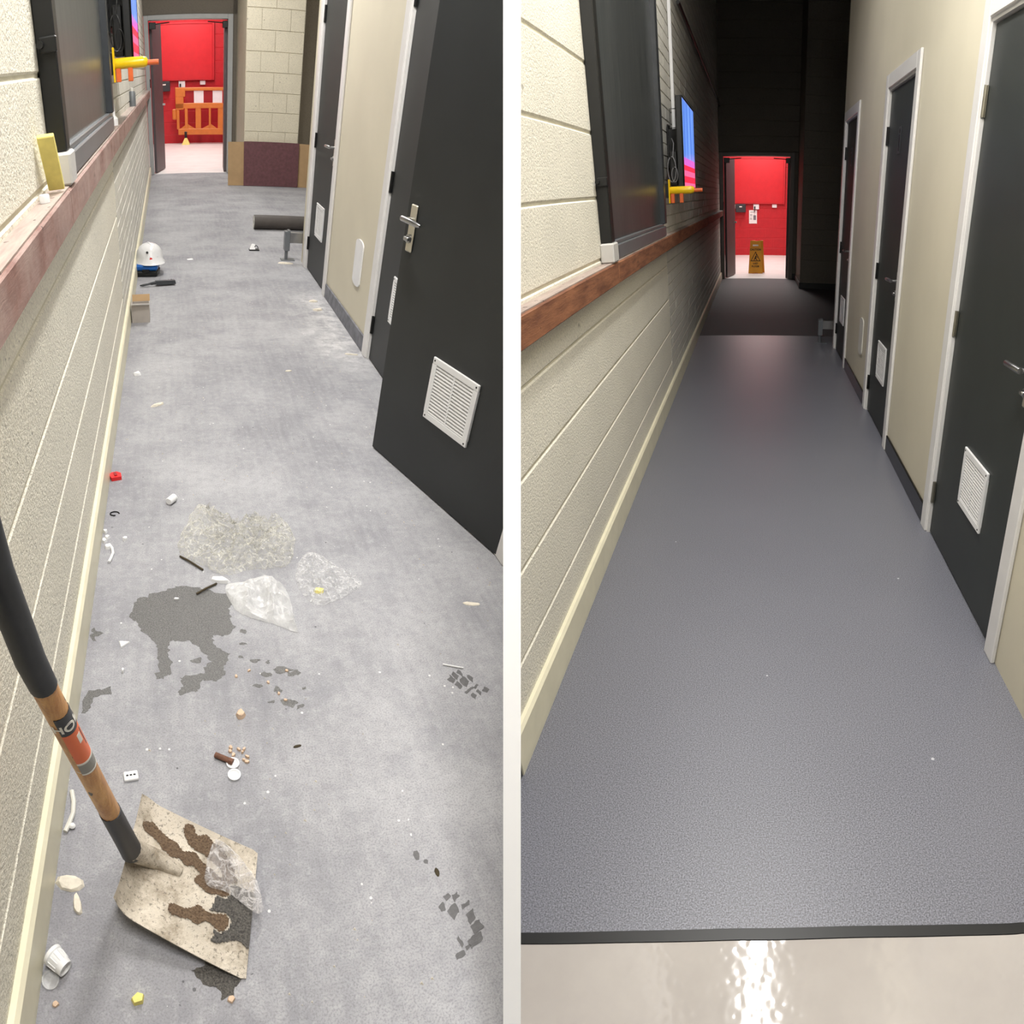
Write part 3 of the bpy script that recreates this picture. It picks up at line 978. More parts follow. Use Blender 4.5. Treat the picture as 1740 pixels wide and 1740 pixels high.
# ------------------------------------------------------------------ fittings both corridors share
def wall_fittings(s):
    d = DESC[s]
    # television on its bracket
    tv = thing(s, 'television', 'flat television on a wall bracket ' + ('showing a pale lilac picture, ' if s == 'L' else 'glowing blue and pink, ') + d, 'television', (0.15, 5.5, 1.56))
    MB().box(-0.045, -0.002, 0.0, 1.0, 0.0, 0.60, 0.006).build('casing', m_black, tv)
    b_ = MB()
    b_.box(-0.006, 0.004, 0, 1.0, 0, 0.012)
    b_.box(-0.006, 0.004, 0, 1.0, 0.588, 0.60)
    b_.box(-0.006, 0.004, 0, 0.012, 0.012, 0.588)
    b_.box(-0.006, 0.004, 0.988, 1.0, 0.012, 0.588)
    b_.build('bezel', m_blackgloss, tv)
    MB().box(-0.004, 0.0015, 0.012, 0.988, 0.012, 0.588).build('screen', m_screen, tv)
    b_ = MB()
    b_.box(-0.145, -0.136, 0.30, 0.60, 0.15, 0.45)
    b_.box(-0.14, -0.045, 0.34, 0.37, 0.18, 0.42)
    b_.box(-0.14, -0.045, 0.53, 0.56, 0.18, 0.42)
    b_.build('bracket', m_black, tv)
    b_ = MB()
    b_.tube([(-0.045, 0.02, 0.52), (-0.085, 0.02, 0.52), (-0.085, 0.02, 0.40), (-0.045, 0.02, 0.40)], 0.004, 6)
    b_.build('carry_handle', m_black, tv)
    b_ = MB()
    b_.box(-0.105, -0.045, 0.03, 0.30, 0.02, 0.255, 0.01)
    b_.build('mounted_player', m_black, tv)
    # cable loops
    b_ = MB()
    pts = [(0.065 + 0.030 * math.sin(a * 1.0), 5.49 + 0.004 * math.cos(3 * a), 1.69 + 0.085 * math.cos(a)) for a in [k * 0.42 for k in range(0, 15)]]
    b_.tube(pts, 0.0035, 6)
    pts = [(0.085 + 0.022 * math.sin(a), 5.485, 1.655 + 0.05 * math.cos(a)) for a in [k * 0.42 for k in range(0, 15)]]
    b_.tube(pts, 0.003, 6)
    b_.tube([(0.04, 5.9, 1.88), (0.06, 5.6, 1.90), (0.085, 5.49, 1.86), (0.075, 5.49, 1.77)], 0.003, 6)
    b_.build('cable', m_black if s == 'L' else m_print, tv, smooth=60, loc=(-0.15, -5.5, -1.56))
    # conduit and box
    cd = MB().box(0.003, 0.028, 6.20, 6.245, 1.96, 3.6, 0.003)
    tag(cd.build('conduit', m_white, side=s), 'white trunking running down the brick wall, ' + d, 'conduit')
    so = MB().box(0.003, 0.038, 6.15, 6.30, 1.865, 1.955, 0.005)
    tag(so.build('socket_box', m_white, side=s), 'white box at the lower end of the trunking, ' + d, 'socket')
    # yellow arm
    ar = thing(s, 'bump_arm', 'yellow padded arm with orange lugs jutting from the wall under the television, ' + d, 'wall arm', (0, 5.42, 1.548))
    MB().lathe([(0, 0.052), (0.024, 0.052), (0.0262, 0.058), (0.0262, 0.205), (0.022, 0.222), (0.012, 0.23), (0, 0.23)], 18, Matrix.Rotation(math.pi / 2, 4, 'Y')).build('sleeve', m_yellow, ar, smooth=40)
    MB().tube([(0.215, 0.0, -0.004), (0.288, 0.0, -0.004)], 0.013, 12).build('tip', m_orangepaint, ar, smooth=40)
    MB().box(0.044, 0.054, -0.03, 0.03, -0.085, 0.075, 0.002).build('back_plate', m_yellow, ar)
    MB().box(0.003, 0.045, -0.02, 0.02, -0.05, 0.05, 0.002).build('spacer', m_black, ar)
    for x in (0.058, 0.122):
        MB().box(x, x + 0.026, -0.015, 0.015, -0.085, -0.018, 0.003).build('lug', m_orangepaint, ar)
    # pipe along the wall
    b_ = MB()
    b_.tube([(0.03, 6.8, 2.98), (0.03, YD - 0.1, 2.98)], 0.016, 8)
    tag(b_.build('wall_pipe', m_black, side=s), 'dark pipe running along the brick wall above the television, ' + d, 'pipe')
    # steel stop at the end of the partition
    st = thing(s, 'barrier_bracket', 'grey steel bracket with a post at the end of the partition, ' + d, 'bracket', (W, 7.70, 0))
    MB().box(-0.12, 0.05, -0.13, -0.1, 0.16, 0.255, 0.003).build('cross_plate', m_steel, st)
    b_ = MB()
    b_.box(-0.14, -0.115, -0.14, -0.06, 0.09, 0.27, 0.003)
    b_.box(-0.165, -0.135, -0.14, -0.06, 0.09, 0.262, 0.003)
    b_.build('clamp', m_aluminium, st)
    b_ = MB()
    b_.tube([(-0.14, -0.10, 0.004), (-0.14, -0.10, 0.12)], 0.016, 10)
    b_.build('post', m_aluminium, st, smooth=40)
    MB().box(-0.19, -0.06, -0.14, -0.06, 0.0, 0.008, 0.002).build('foot_plate', m_aluminium, st)
    # red room fittings
    nb = thing(s, 'notice_board', 'large red framed board on the red block wall, ' + d, 'board', (0.10, 19.797, 1.325))
    MB().box(0, 1.29, -0.042, 0, 0, 1.055, 0.004).build('panel', m_redboard, nb)
    MB().box(-0.05, 0, -0.05, 0, -0.025, 1.10, 0.004).build('moulding', m_red, nb)
    MB().box(1.29, 1.34, -0.05, 0, -0.025, 1.10, 0.004).build('moulding', m_red, nb)
    MB().box(0, 1.29, -0.06, 0, -0.025, 0, 0.004).build('moulding', m_red, nb)
    MB().box(0, 1.29, -0.05, 0, 1.055, 1.10, 0.004).build('moulding', m_red, nb)
    bx = thing(s, 'terminal_box', 'dark grey wall terminal below the red board, ' + d, 'box', (0.14, 19.79, 1.095))
    MB().box(0, 0.27, -0.16, 0.005, 0, 0.20, 0.012).build('casing', m_darkgrey, bx)
    MB().box(0.10, 0.17, -0.163, -0.159, 0.125, 0.15).build('display', m_labelwhite, bx)
    so = thing(s, 'socket_outlet', 'white double socket with a black plug on the red wall, ' + d, 'socket', (0.61, 19.79, 1.165))
    MB().box(0, 0.15, -0.035, 0.005, 0, 0.13, 0.006).build('faceplate', m_white, so)
    b_ = MB().box(0.02, 0.055, -0.075, -0.035, 0.02, 0.075, 0.004)
    b_.tube([(0.038, -0.06, 0.03), (0.035, -0.07, -0.03), (0.03, -0.07, -0.06)], 0.008, 6)
    b_.build('plug', m_black, so)
    b_ = MB().box(1.106, 1.23, 19.76, 19.796, 1.21, 1.297, 0.005)
    tag(b_.build('light_switch', m_white, side=s), 'small pinkish-white switch under the right end of the red board, ' + d, 'switch')


wall_fittings('L')
wall_fittings('R')

# ------------------------------------------------------------------ the newly floored corridor: wet-floor sign and notice
sg = thing('R', 'wet_floor_sign', 'yellow folding wet floor caution sign standing in the red room', 'sign', (0.672, 15.05, 0))
Hs = 0.645
tilt = math.atan2(0.11, Hs)
for k, (sgn, nm) in enumerate(((-1, 'front_panel'), (1, 'rear_panel'))):
    M_ = Matrix.Translation((0.045 * k, 0.115 * sgn, 0.0)) @ Matrix.Rotation(sgn * tilt, 4, 'X') @ Matrix.Rotation(math.pi / 2, 4, 'X')
    p = MB()
    out = [(-0.148, 0.0), (-0.05, 0.0), (-0.035, 0.012), (0.035, 0.012), (0.05, 0.0), (0.148, 0.0), (0.108, 0.655), (0.055, 0.655), (0.045, 0.645), (-0.045, 0.645), (-0.055, 0.655), (-0.108, 0.655)]
    p.prism(out, -0.006, 0.006, M_)
    pn = p.build(nm, m_signyellow, sg)
    if k == 0:
        g = MB()
        # triangle outline with a falling figure
        A_, B_, C_ = Vector((-0.105, 0.245)), Vector((0.105, 0.245)), Vector((0, 0.44))
        cen = (A_ + B_ + C_) / 3
        for P, Q in ((A_, B_), (B_, C_), (C_, A_)):
            P2, Q2 = cen + (P - cen) * 0.80, cen + (Q - cen) * 0.80
            g.prism([tuple(P), tuple(Q), tuple(Q2), tuple(P2)], 0.006, 0.0072, M_)
        g.lathe([(0, 0.0012), (0.013, 0.0012), (0.013, 0)], 12, M_ @ Matrix.Translation((0.022, 0.372, 0.006)))
        g.prism([(-0.005, 0.352), (0.012, 0.36), (0.012, 0.30), (0.040, 0.268), (0.028, 0.262), (-0.006, 0.295)], 0.006, 0.0072, M_)
        g.prism([(-0.035, 0.270), (-0.022, 0.262), (0.0, 0.315), (-0.01, 0.33)], 0.006, 0.0072, M_)
        g.prism([(0.012, 0.345), (0.045, 0.325), (0.045, 0.315), (0.012, 0.33)], 0.006, 0.0072, M_)
        g.build('pictogram', m_ink, pn)
        for txt, zt, sz in (('CAUTION', 0.475, 0.050), ('WET', 0.195, 0.05), ('FLOOR', 0.140, 0.05)):
            obj('lettering', text_mesh(txt, sz), m_ink, pn, loc=M_ @ Matrix.Translation((0, zt, 0.0066)))
        p = MB().prism([(-0.06, 0.545), (0.06, 0.545), (0.055, 0.575), (-0.055, 0.575)], 0.006, 0.014, M_)
        p.build('grip_slot', m_labelwhite, pn)
pn = thing('R', 'paper_notice', 'white printed notice pinned on the red wall under the socket', 'notice', (0.60, 19.795, 0.81))
MB().box(-0.105, 0.105, -0.004, 0.0, 0, 0.335).build('sheet', m_paper, pn)
b_ = MB()
for z, x0, x1 in ((0.28, -0.07, 0.05), (0.22, -0.08, -0.02), (0.19, -0.08, -0.02), (0.13, -0.08, -0.03), (0.10, -0.08, -0.02)):
    b_.box(x0, x1, -0.0055, -0.004, z, z + 0.012)
b_.box(0.01, 0.08, -0.0055, -0.004, 0.09, 0.21)
b_.build('print', m_print, pn)
tag(MB().box(0.075, 0.14, 19.77, 19.796, 1.19, 1.29, 0.005).build('call_button', m_dirtywhite, side='R'), 'cream button beside the dark terminal on the red wall', 'button')
# faint seam at the end of the new vinyl
tag(MB().box(0.03, 1.75, 7.998, 8.006, -0.002, 0.0012).build('trim_seam', m_seam, side='R'), 'thin metal seam between the new vinyl and the dark lobby floor', 'floor trim', kind='structure')

# ------------------------------------------------------------------ the dusty corridor: loose things
# orange barrier in the red room
br = thing('L', 'plastic_barrier', 'orange plastic pedestrian barrier with red and white stripes against the red wall', 'barrier', (0.52, 19.45, 0), Matrix.Rotation(R(-3), 4, 'Z'))
b_ = MB()
b_.box(0.0, 0.23, -0.03, 0.03, 0.98, 1.17, 0.01)
b_.box(0.0, 0.19, -0.03, 0.03, 0.72, 0.99, 0.01)
b_.box(0.0, 1.3, -0.03, 0.03, 0.745, 0.855, 0.01)
b_.box(0.05, 1.3, -0.03, 0.03, 0.20, 0.33, 0.01)
b_.build('panel_frame', m_orange, br)
for x0, x1 in ((0.02, 0.085), (0.21, 0.28), (0.46, 0.59), (0.77, 0.82), (0.98, 1.11)):
    MB().box(x0, x1, -0.025, 0.025, 0.32, 0.76, 0.008).build('upright', m_orange, br)
for tri in (((0.085, 0.32), (0.21, 0.32), (0.21, 0.40)), ((0.28, 0.32), (0.46, 0.32), (0.28, 0.42)), ((0.59, 0.32), (0.77, 0.32), (0.77, 0.40)), ((0.82, 0.32), (0.98, 0.32), (0.82, 0.42))):
    MB().prism(list(tri), -0.022, 0.022, Matrix.Rotation(math.pi / 2, 4, 'X')).build('gusset', m_orange, br)
MB().box(0.2, 1.3, -0.035, 0.035, 1.10, 1.165, 0.012).build('top_rail', m_orange, br)
for k, (x0, x1) in enumerate(((0.23, 0.43), (0.43, 0.65), (0.65, 0.86), (0.86, 1.08))):
    MB().box(x0, x1, -0.012, 0.012, 0.85, 1.105).build('stripe', m_reddark if k % 2 == 0 else m_white, br)
MB().box(-0.08, 0.02, -0.025, 0.025, 0.52, 0.74, 0.02).build('hook_lug', m_orange, br)
MB().hull([(0.13, -0.16, 0.0), (0.32, -0.16, 0.0), (0.13, 0.14, 0), (0.32, 0.14, 0), (0.20, -0.04, 0.14), (0.25, -0.04, 0.14), (0.20, 0.03, 0.14), (0.25, 0.03, 0.14)]).build('foot', m_sponge, br)
MB().box(0.195, 0.255, -0.045, 0.035, 0.13, 0.27, 0.006).build('foot_clip', m_black, br)

# boards leaning on the pier
cb = MB().obox(Matrix.Translation((1.42, 12.452, 0.299)) @ Matrix.Rotation(R(-6), 4, 'X'), 0.42, 0.008, 0.595)
tag(cb.build('cardboard_sheet', m_cardboard, side='L'), 'brown cardboard sheet standing beside the red doorway', 'cardboard')
mb = MB().obox(Matrix.Translation((1.86, 12.425, 0.305)) @ Matrix.Rotation(R(-6), 4, 'X'), 0.83, 0.012, 0.605)
tag(mb.build('maroon_board', m_maroon, side='L'), 'speckled maroon board leaning against the pale pier', 'board')
cb2 = MB().obox(Matrix.Translation((2.38, 12.455, 0.30)) @ Matrix.Rotation(R(-6), 4, 'X'), 0.26, 0.008, 0.60)
tag(cb2.build('cardboard_sheet', m_cardboard, side='L'), 'brown cardboard sheet partly behind the maroon board', 'cardboard')

# vinyl roll
rl = thing('L', 'vinyl_roll', 'rolled dark floor vinyl lying on the floor past the partition', 'roll', (1.24, 9.05, 0.075))
b_ = MB()
pts = []
n = 60
for k in range(n):
    a = k * 0.42
    r = 0.020 + 0.052 * k / n
    pts.append((r * math.cos(a), r * math.sin(a)))
outer = [(0.073 * math.cos(k * math.pi / 14), 0.073 * math.sin(k * math.pi / 14)) for k in range(28)]
b_.lathe([(0.022, 0.0), (0.073, 0.0), (0.074, 0.01), (0.073, 1.2), (0.022, 1.2)], 28, Matrix.Rotation(math.pi / 2, 4, 'Y'))
b_.build('roll_body', m_roll, rl, smooth=40)
b_ = MB()
for r in (0.03, 0.042, 0.054, 0.066):
    b_.tube([(-0.001, r * math.cos(a), r * math.sin(a)) for a in [k * 2 * math.pi / 24 for k in range(25)]], 0.002, 5)
b_.build('roll_edge', m_dirtywhite, rl)

# yellow foam piece, cap and bits on the ledge
yb = MB().obox(Matrix.Translation((0.030, 2.95, 1.327)) @ Matrix.Rotation(R(34), 4, 'X'), 0.042, 0.014, 0.160, 0.002)
tag(yb.build('foam_strip', m_sponge, side='L'), 'yellow foam strip leaning on the timber rail by the shutter', 'foam')
cp = MB().lathe([(0, 0), (0.013, 0), (0.013, 0.016), (0.011, 0.019), (0, 0.019)], 16, Matrix.Translation((0.022, 2.83, 1.252)))
tag(cp.build('bottle_cap', m_white, side='L', smooth=35), 'white bottle cap on the timber rail beside the foam strip', 'cap')
bt = MB().lathe([(0, 0), (0.022, 0), (0.022, 0.035), (0.008, 0.05), (0.006, 0.11), (0, 0.115)], 14, Matrix.Translation((0.022, 5.52, 1.252)))
tag(bt.build('nozzle', m_white, side='L', smooth=35), 'white nozzle standing on the rail past the shutter', 'nozzle')
cn = thing('L', 'spray_can', 'small grey spray can on the rail far along the brick wall', 'can', (0.024, 8.0, 1.252))
MB().lathe([(0, 0), (0.03, 0), (0.03, 0.10), (0.024, 0.115), (0, 0.115)], 16).build('body', m_aluminium, cn, smooth=35)
MB().lathe([(0.014, 0.11), (0.014, 0.14), (0, 0.142)], 12).build('nozzle', m_dirtywhite, cn, smooth=35)

# hard hat on its blue case
bc = thing('L', 'tool_case', 'small blue and black case under the hard hat', 'case', (0.108, 7.11, 0), Matrix.Rotation(R(-8), 4, 'Z'))
MB().box(-0.095, 0.098, -0.09, 0.10, 0, 0.05, 0.012).build('lower_shell', m_black, bc)
MB().box(-0.096, 0.10, -0.085, 0.10, 0.05, 0.10, 0.014).build('lid', m_blue, bc)
MB().box(-0.03, 0.03, -0.095, -0.085, 0.035, 0.065, 0.003).build('clasp', m_blackgloss, bc)
hh = thing('L', 'hard_hat', 'white hard hat resting on the blue case by the plinth', 'helmet', (0.130, 7.17, 0.10), Matrix.Rotation(R(20), 4, 'Z'))
b_ = MB()
prof = [(0.0, 0.155), (0.03, 0.153), (0.06, 0.142), (0.086, 0.122), (0.104, 0.092), (0.113, 0.055), (0.116, 0.018), (0.128, 0.006), (0.131, 0.0), (0.118, 0.0), (0.110, 0.016), (0.0, 0.016)]
b_.lathe(prof, 32)
for v in b_.bm.verts:
    v.co.y *= 1.12
    if v.co.y < -0.09 and v.co.z < 0.03:
        v.co.y -= 0.028
        v.co.z -= 0.004
for v in b_.bm.verts:
    v.co.z = max(v.co.z, 0.0)
b_.build('shell', m_hat, hh, smooth=45)
for dx in (-0.03, 0.0, 0.03):
    b_ = MB()
    pth = []
    for k in range(11):
        a = math.pi * (0.12 + 0.76 * k / 10)
        pth.append((dx, -0.125 * math.cos(a), 0.016 + 0.139 * math.sin(a) - abs(dx) * 0.35))
    b_.tube(pth, 0.0085, 6)
    b_.build('ridge', m_hat, hh, smooth=60)
MB().lathe([(0, 0.004), (0.010, 0.004), (0.010, -0.01)], 12, Matrix.Translation((-0.052, -0.101, 0.098)) @ Matrix.Rotation(R(55), 4, 'X') @ Matrix.Rotation(R(-25), 4, 'Y')).build('vent_hole', m_black, hh)
MB().lathe([(0, 0.002), (0.012, 0.002), (0.012, -0.008)], 14, Matrix.Translation((-0.03, -0.128, 0.046)) @ Matrix.Rotation(R(80), 4, 'X') @ Matrix.Rotation(R(-14), 4, 'Y')).build('badge', m_redplastic, hh)

# hand brush
hb = thing('L', 'hand_brush', 'grey hand brush with black bristles lying by the hard hat', 'brush', (0.06, 6.70, 0.0), Matrix.Rotation(R(8), 4, 'Z'))
b_ = MB()
b_.hull([(0.13, -0.022, 0.012), (0.29, -0.022, 0.012), (0.29, 0.022, 0.012), (0.13, 0.022, 0.012), (0.12, -0.016, 0.045), (0.285, -0.018, 0.040), (0.285, 0.018, 0.040), (0.12, 0.016, 0.045)])
b_.tube([(0.13, 0, 0.028), (0.09, 0, 0.024), (0.06, 0.010, 0.02), (0.02, 0.014, 0.016), (0.0, 0.004, 0.014), (0.015, -0.010, 0.014), (0.06, -0.008, 0.02), (0.085, 0, 0.024)], [0.014, 0.012, 0.006, 0.006, 0.006, 0.006, 0.006, 0.008], 10)
b_.build('stock', m_darkgrey, hb, smooth=40)
b_ = MB()
rr = random.Random(3)
for k in range(90):
    x, z = rr.uniform(0.135, 0.28), rr.uniform(0.012, 0.04)
    b_.hull([(x - .003, 0.018, z - .003), (x + .003, 0.018, z - .003), (x, 0.018, z + .003), (x + rr.uniform(-.008, .008), 0.062 + rr.uniform(-.006, .006), z * 0.8 + rr.uniform(0, .006))])
tag(b_.build('bristles', m_bristle, hb), kind='stuff')

# open carton
ct = thing('L', 'carton', 'small open grey-white cardboard carton standing by the plinth', 'carton', (0.03, 5.76, 0.0))
b_ = MB()
b_.box(0.0, 0.125, 0.0, 0.004, 0.0, 0.125)
b_.box(0.0, 0.125, 0.096, 0.10, 0.0, 0.125)
b_.box(0.0, 0.004, 0.004, 0.096, 0.0, 0.125)
b_.box(0.121, 0.125, 0.004, 0.096, 0.0, 0.125)
b_.box(0.004, 0.121, 0.004, 0.096, 0.0, 0.004)
b_.build('body', m_boxgrey, ct)
MB().obox(Matrix.Translation((0.066, -0.018, 0.135)) @ Matrix.Rotation(R(62), 4, 'X') @ Matrix.Rotation(R(5), 4, 'Y'), 0.123, 0.003, 0.045).build('front_flap', m_boxwhite, ct)
MB().obox(Matrix.Translation((0.066, 0.118, 0.145)) @ Matrix.Rotation(R(-35), 4, 'X'), 0.123, 0.003, 0.05).build('rear_flap', m_cardboard, ct)

# ---- plastic bags
def spline(pts, n):
    out = []
    m = len(pts)
    for i in range(n):
        t = i * m / n
        k = int(t)
        f = t - k
        p0, p1, p2, p3 = (Vector(pts[(k + j - 1) % m]) for j in range(4))
        out.append(0.5 * ((2 * p1) + (-p0 + p2) * f + (2 * p0 - 5 * p1 + 4 * p2 - p3) * f * f + (-p0 + 3 * p1 - 3 * p2 + p3) * f ** 3))
    return out


def bag(name, label, pts, mat, amp, seed, rings=16, n=72, floor=0.001, freq=26, parent=None, side='L', hfun=None):
    cen = Vector((sum(p[0] for p in pts) / len(pts), sum(p[1] for p in pts) / len(pts)))
    out = spline([(p[0] - cen.x, p[1] - cen.y) for p in pts], n)
    b_ = MB()
    for layer in (1, 0):
        grid = []
        for r in range(rings + 1):
            f = r / rings
            row = []
            for k in range(n):
                q = out[k] * f
                if f > 0.99:
                    q = q * (1 + 0.05 * noise.noise((k * 0.7, seed, 0)))
                w = Vector((q.x * freq, q.y * freq, seed * 3.1))
                rid = (1 - abs(noise.noise(w) * 1.9)) * 0.6 + (1 - abs(noise.noise(w * 2.3) * 1.9)) * 0.4
                env = (1 - f ** 3) ** 0.6 if f < 1 else 0
                z = floor + (amp * max(0.05, rid) * env + 0.004 * abs(noise.noise(w * 1.7))) * (1 if layer else 0.06)
                if hfun:
                    z += hfun(cen.x + q.x, cen.y + q.y)
                j = Vector((noise.noise(w + Vector((9, 0, 0))), noise.noise(w + Vector((0, 9, 0))))) * 0.010 * (f < 0.98)
                row.append(b_.bm.verts.new((q.x + j.x, q.y + j.y, z)))
            grid.append(row)
        for r in range(1, rings):
            for k in range(n):
                k2 = (k + 1) % n
                b_.bm.faces.new((grid[r][k], grid[r][k2], grid[r + 1][k2], grid[r + 1][k]))
        c0 = b_.bm.verts.new(sum((v.co for v in grid[1]), Vector()) / n)
        for k in range(n):
            b_.bm.faces.new((c0, grid[1][k], grid[1][(k + 1) % n]))
    me = b_.mesh(name, 30)
    o = obj(name, me, mat, parent, side, (cen.x, cen.y, 0))
    return tag(o, label, 'plastic bag')


bag('plastic_bag', 'large crumpled clear plastic bag heaped beside the wet patch',
    [(0.31, 3.051), (0.345, 3.2), (0.40, 3.34), (0.445, 3.25), (0.52, 3.20), (0.586, 3.20), (0.63, 3.25), (0.66, 3.18), (0.72, 3.22), (0.75, 3.10), (0.735, 3.0), (0.71, 2.93), (0.66, 2.90), (0.566, 2.90), (0.47, 2.875), (0.40, 2.93), (0.36, 2.96)], m_bagA, 0.085, 4, rings=22, n=100, freq=19)
bag('plastic_bag', 'clear zip bag with yellowish scrap inside, right end of the litter heap',
    [(0.748, 2.94), (0.801, 2.985), (0.89, 2.88), (0.945, 2.79), (0.79, 2.69), (0.733, 2.735), (0.715, 2.835)], m_bagB, 0.030, 9, freq=24)
bag('plastic_bag', 'milky white plastic bag tapering to a point beside the puddle',
    [(0.47, 2.81), (0.54, 2.835), (0.622, 2.85), (0.66, 2.80), (0.678, 2.745), (0.678, 2.60), (0.674, 2.57), (0.61, 2.612), (0.501, 2.68)], m_bagC, 0.055, 21, freq=14)


# ---- chips, crumbs and other litter
def chip(name, label, x, y, sx, sy, h, mat, seed, rot=0.0, cat='debris', n=9, group=None):
    rr = random.Random(seed)
    b_ = MB()
    lo, hi = [], []
    for k in range(n):
        a = k * 2 * math.pi / n
        f = rr.uniform(0.72, 1.0)
        lo.append((sx / 2 * f * math.cos(a), sy / 2 * f * math.sin(a), 0.0))
        g = f * rr.uniform(0.68, 0.95)
        hi.append((sx / 2 * g * math.cos(a), sy / 2 * g * math.sin(a), h * rr.uniform(0.6, 1.0)))
    b_.hull(lo + hi)
    o = b_.build(name, mat, side='L', loc=Matrix.Translation((x, y, 0.0002)) @ Matrix.Rotation(rot, 4, 'Z'))
    return tag(o, label, cat, group)


chip('plaster_chip', 'long pale plaster shard in the middle of the floor', 0.224, 4.335, 0.095, 0.03, 0.012, m_plaster, 1, R(30))
chip('plaster_chip', 'small flat white chip ahead of the open door', 0.985, 4.785, 0.045, 0.02, 0.006, m_plaster, 2, R(5))
chip('plaster_chip', 'thin white strip at the foot of the middle door frame', 1.44, 5.08, 0.11, 0.022, 0.008, m_plaster, 3, R(-6))
chip('plaster_chip', 'crinkled white scrap between the carton and the shard', 0.102, 4.78, 0.055, 0.05, 0.018, m_white, 4)
chip('paper_scrap', 'white paper scrap to the right of the hard hat', 0.491, 7.62, 0.07, 0.07, 0.003, m_paper, 5, R(30), 'paper')
chip('plaster_chip', 'pale rubble at the foot of the steel bracket', 1.36, 7.45, 0.16, 0.06, 0.012, m_plaster, 6, R(-10))
chip('plaster_chip', 'broken plaster by the dusty skirting', 1.395, 6.02, 0.10, 0.06, 0.014, m_plaster, 7, R(20))
chip('plaster_chip', 'pale plaster crust at the far end of the dusty skirting', 1.40, 6.24, 0.09, 0.05, 0.012, m_plaster, 8)
chip('plaster_chip', 'triangular white shard left of the puddle', 0.135, 2.55, 0.055, 0.05, 0.006, m_white, 12, R(15), n=3)
chip('plaster_chip', 'tiny upright white chip below the triangular shard', 0.141, 2.432, 0.012, 0.02, 0.018, m_white, 13, n=4)
chip('plaster_chip', 'little white flake on the puddle', 0.302, 2.757, 0.025, 0.01, 0.005, m_white, 14)
chip('plaster_chip', 'heart-shaped beige plaster lump below the splashes', 0.470, 2.257, 0.030, 0.032, 0.016, m_pinkplaster, 15)
chip('plaster_chip', 'long dumbbell plaster chip beside the shovel, wide end', 0.060, 1.805, 0.075, 0.045, 0.010, m_plaster, 16, R(-10))
chip('plaster_chip', 'narrow plaster tail of the chip beside the shovel', 0.079, 1.760, 0.020, 0.06, 0.009, m_plaster, 17, R(15))
chip('plaster_chip', 'yellowish block at the bottom edge below the shovel', 0.214, 1.588, 0.035, 0.025, 0.016, m_sponge, 18, R(30), n=5)
chip('plaster_chip', 'pinkish crumb beneath the shovel tip', 0.390, 1.583, 0.018, 0.016, 0.008, m_pinkplaster, 19)
chip('plaster_chip', 'beige crumb at the bottom edge near the cup', 0.057, 1.572, 0.016, 0.012, 0.006, m_pinkplaster, 20)
chip('plaster_chip', 'white curved shard poking out under the clear bag', 0.455, 2.842, 0.075, 0.03, 0.016, m_white, 22, R(-15))
chip('plaster_chip', 'yellow foam scrap inside the zip bag', 0.782, 2.765, 0.04, 0.036, 0.012, m_sponge, 23)
chip('plaster_chip', 'flat pale flake at the right edge below the open door', 1.30, 2.64, 0.075, 0.022, 0.003, m_plaster, 24, R(-12))
chip('dark_crumb', 'dark smear-like crumb in the middle of the lower floor', 0.608, 2.143, 0.028, 0.010, 0.003, m_twig, 25, R(8))
chip('dark_crumb', 'dark oval crumb above the lower boot print', 0.864, 1.756, 0.012, 0.024, 0.002, m_twig, 26)
grp = 'white crumbs by the plinth'
for k, (x, y, d) in enumerate(((0.036, 3.10, 0.024), (0.046, 3.125, 0.026), (0.034, 3.16, 0.022), (0.052, 3.06, 0.03), (0.112, 3.11, 0.024))):
    chip('white_crumb', 'white crumb in the cluster by the plinth, left of the bags', x, y, d, d, 0.014, m_white, 30 + k, 0, 'debris', 8, grp)
rr = random.Random(17)
for k in range(9):
    chip('plaster_crumb', 'pinkish crumb in the little pile with white discs', 0.452 + rr.uniform(-.022, .026), 2.128 + rr.uniform(-.03, .028), rr.uniform(.008, .018), rr.uniform(.008, .014), 0.008, m_pinkplaster, 50 + k, rr.uniform(0, 3), 'debris', 6, 'crumbs in the pile with white discs')
for k, (x, y) in enumerate(((0.60, 2.30), (0.585, 2.325), (0.56, 2.37), (0.62, 2.41), (0.51, 2.42), (0.47, 2.40))):
    chip('grit_crumb', 'small grit crumb among the wet splashes', x, y, 0.014, 0.010, 0.006, m_pinkplaster, 70 + k, k, 'debris', 6, 'grit among the splashes')
# scattered tiny specks of rubble: nobody could count them
b_ = MB()
for k in range(420):
    x, y = rr.uniform(0.04, 1.5), 1.55 + 6.5 * rr.random() ** 1.6
    r = rr.uniform(0.0012, 0.0042)
    if (0.0 < x < 0.98 and 2.30 < y < 3.36) or (x < 0.5 and (y < 2.14 or y > 5.7)) or (x > 0.95 and y > 6.9) or (x > 0.8 and y < 2.42) or (x < 0.2 and y < 3.7):
        continue
    b_.hull([(x - r, y, 0), (x + r, y - r, 0), (x + r * .5, y + r, 0), (x, y, r * 1.2)])
tag(b_.build('grit', m_plaster, side='L'), 'fine pale grit scattered over the dusty floor', 'grit', kind='stuff')

# red clip
rc = thing('L', 'red_clip', 'small red plastic clip near the plinth', 'clip', (0.048, 3.58, 0), Matrix.Rotation(R(15), 4, 'Z'))
MB().prism([(-0.022, -0.024), (0.022, -0.024), (0.026, 0.008), (0.012, 0.026), (-0.012, 0.026), (-0.026, 0.008)], 0.0, 0.018).build('body', m_redplastic, rc)
MB().box(-0.006, 0.006, -0.012, 0.016, 0.018, 0.022).build('tab', m_reddark, rc)
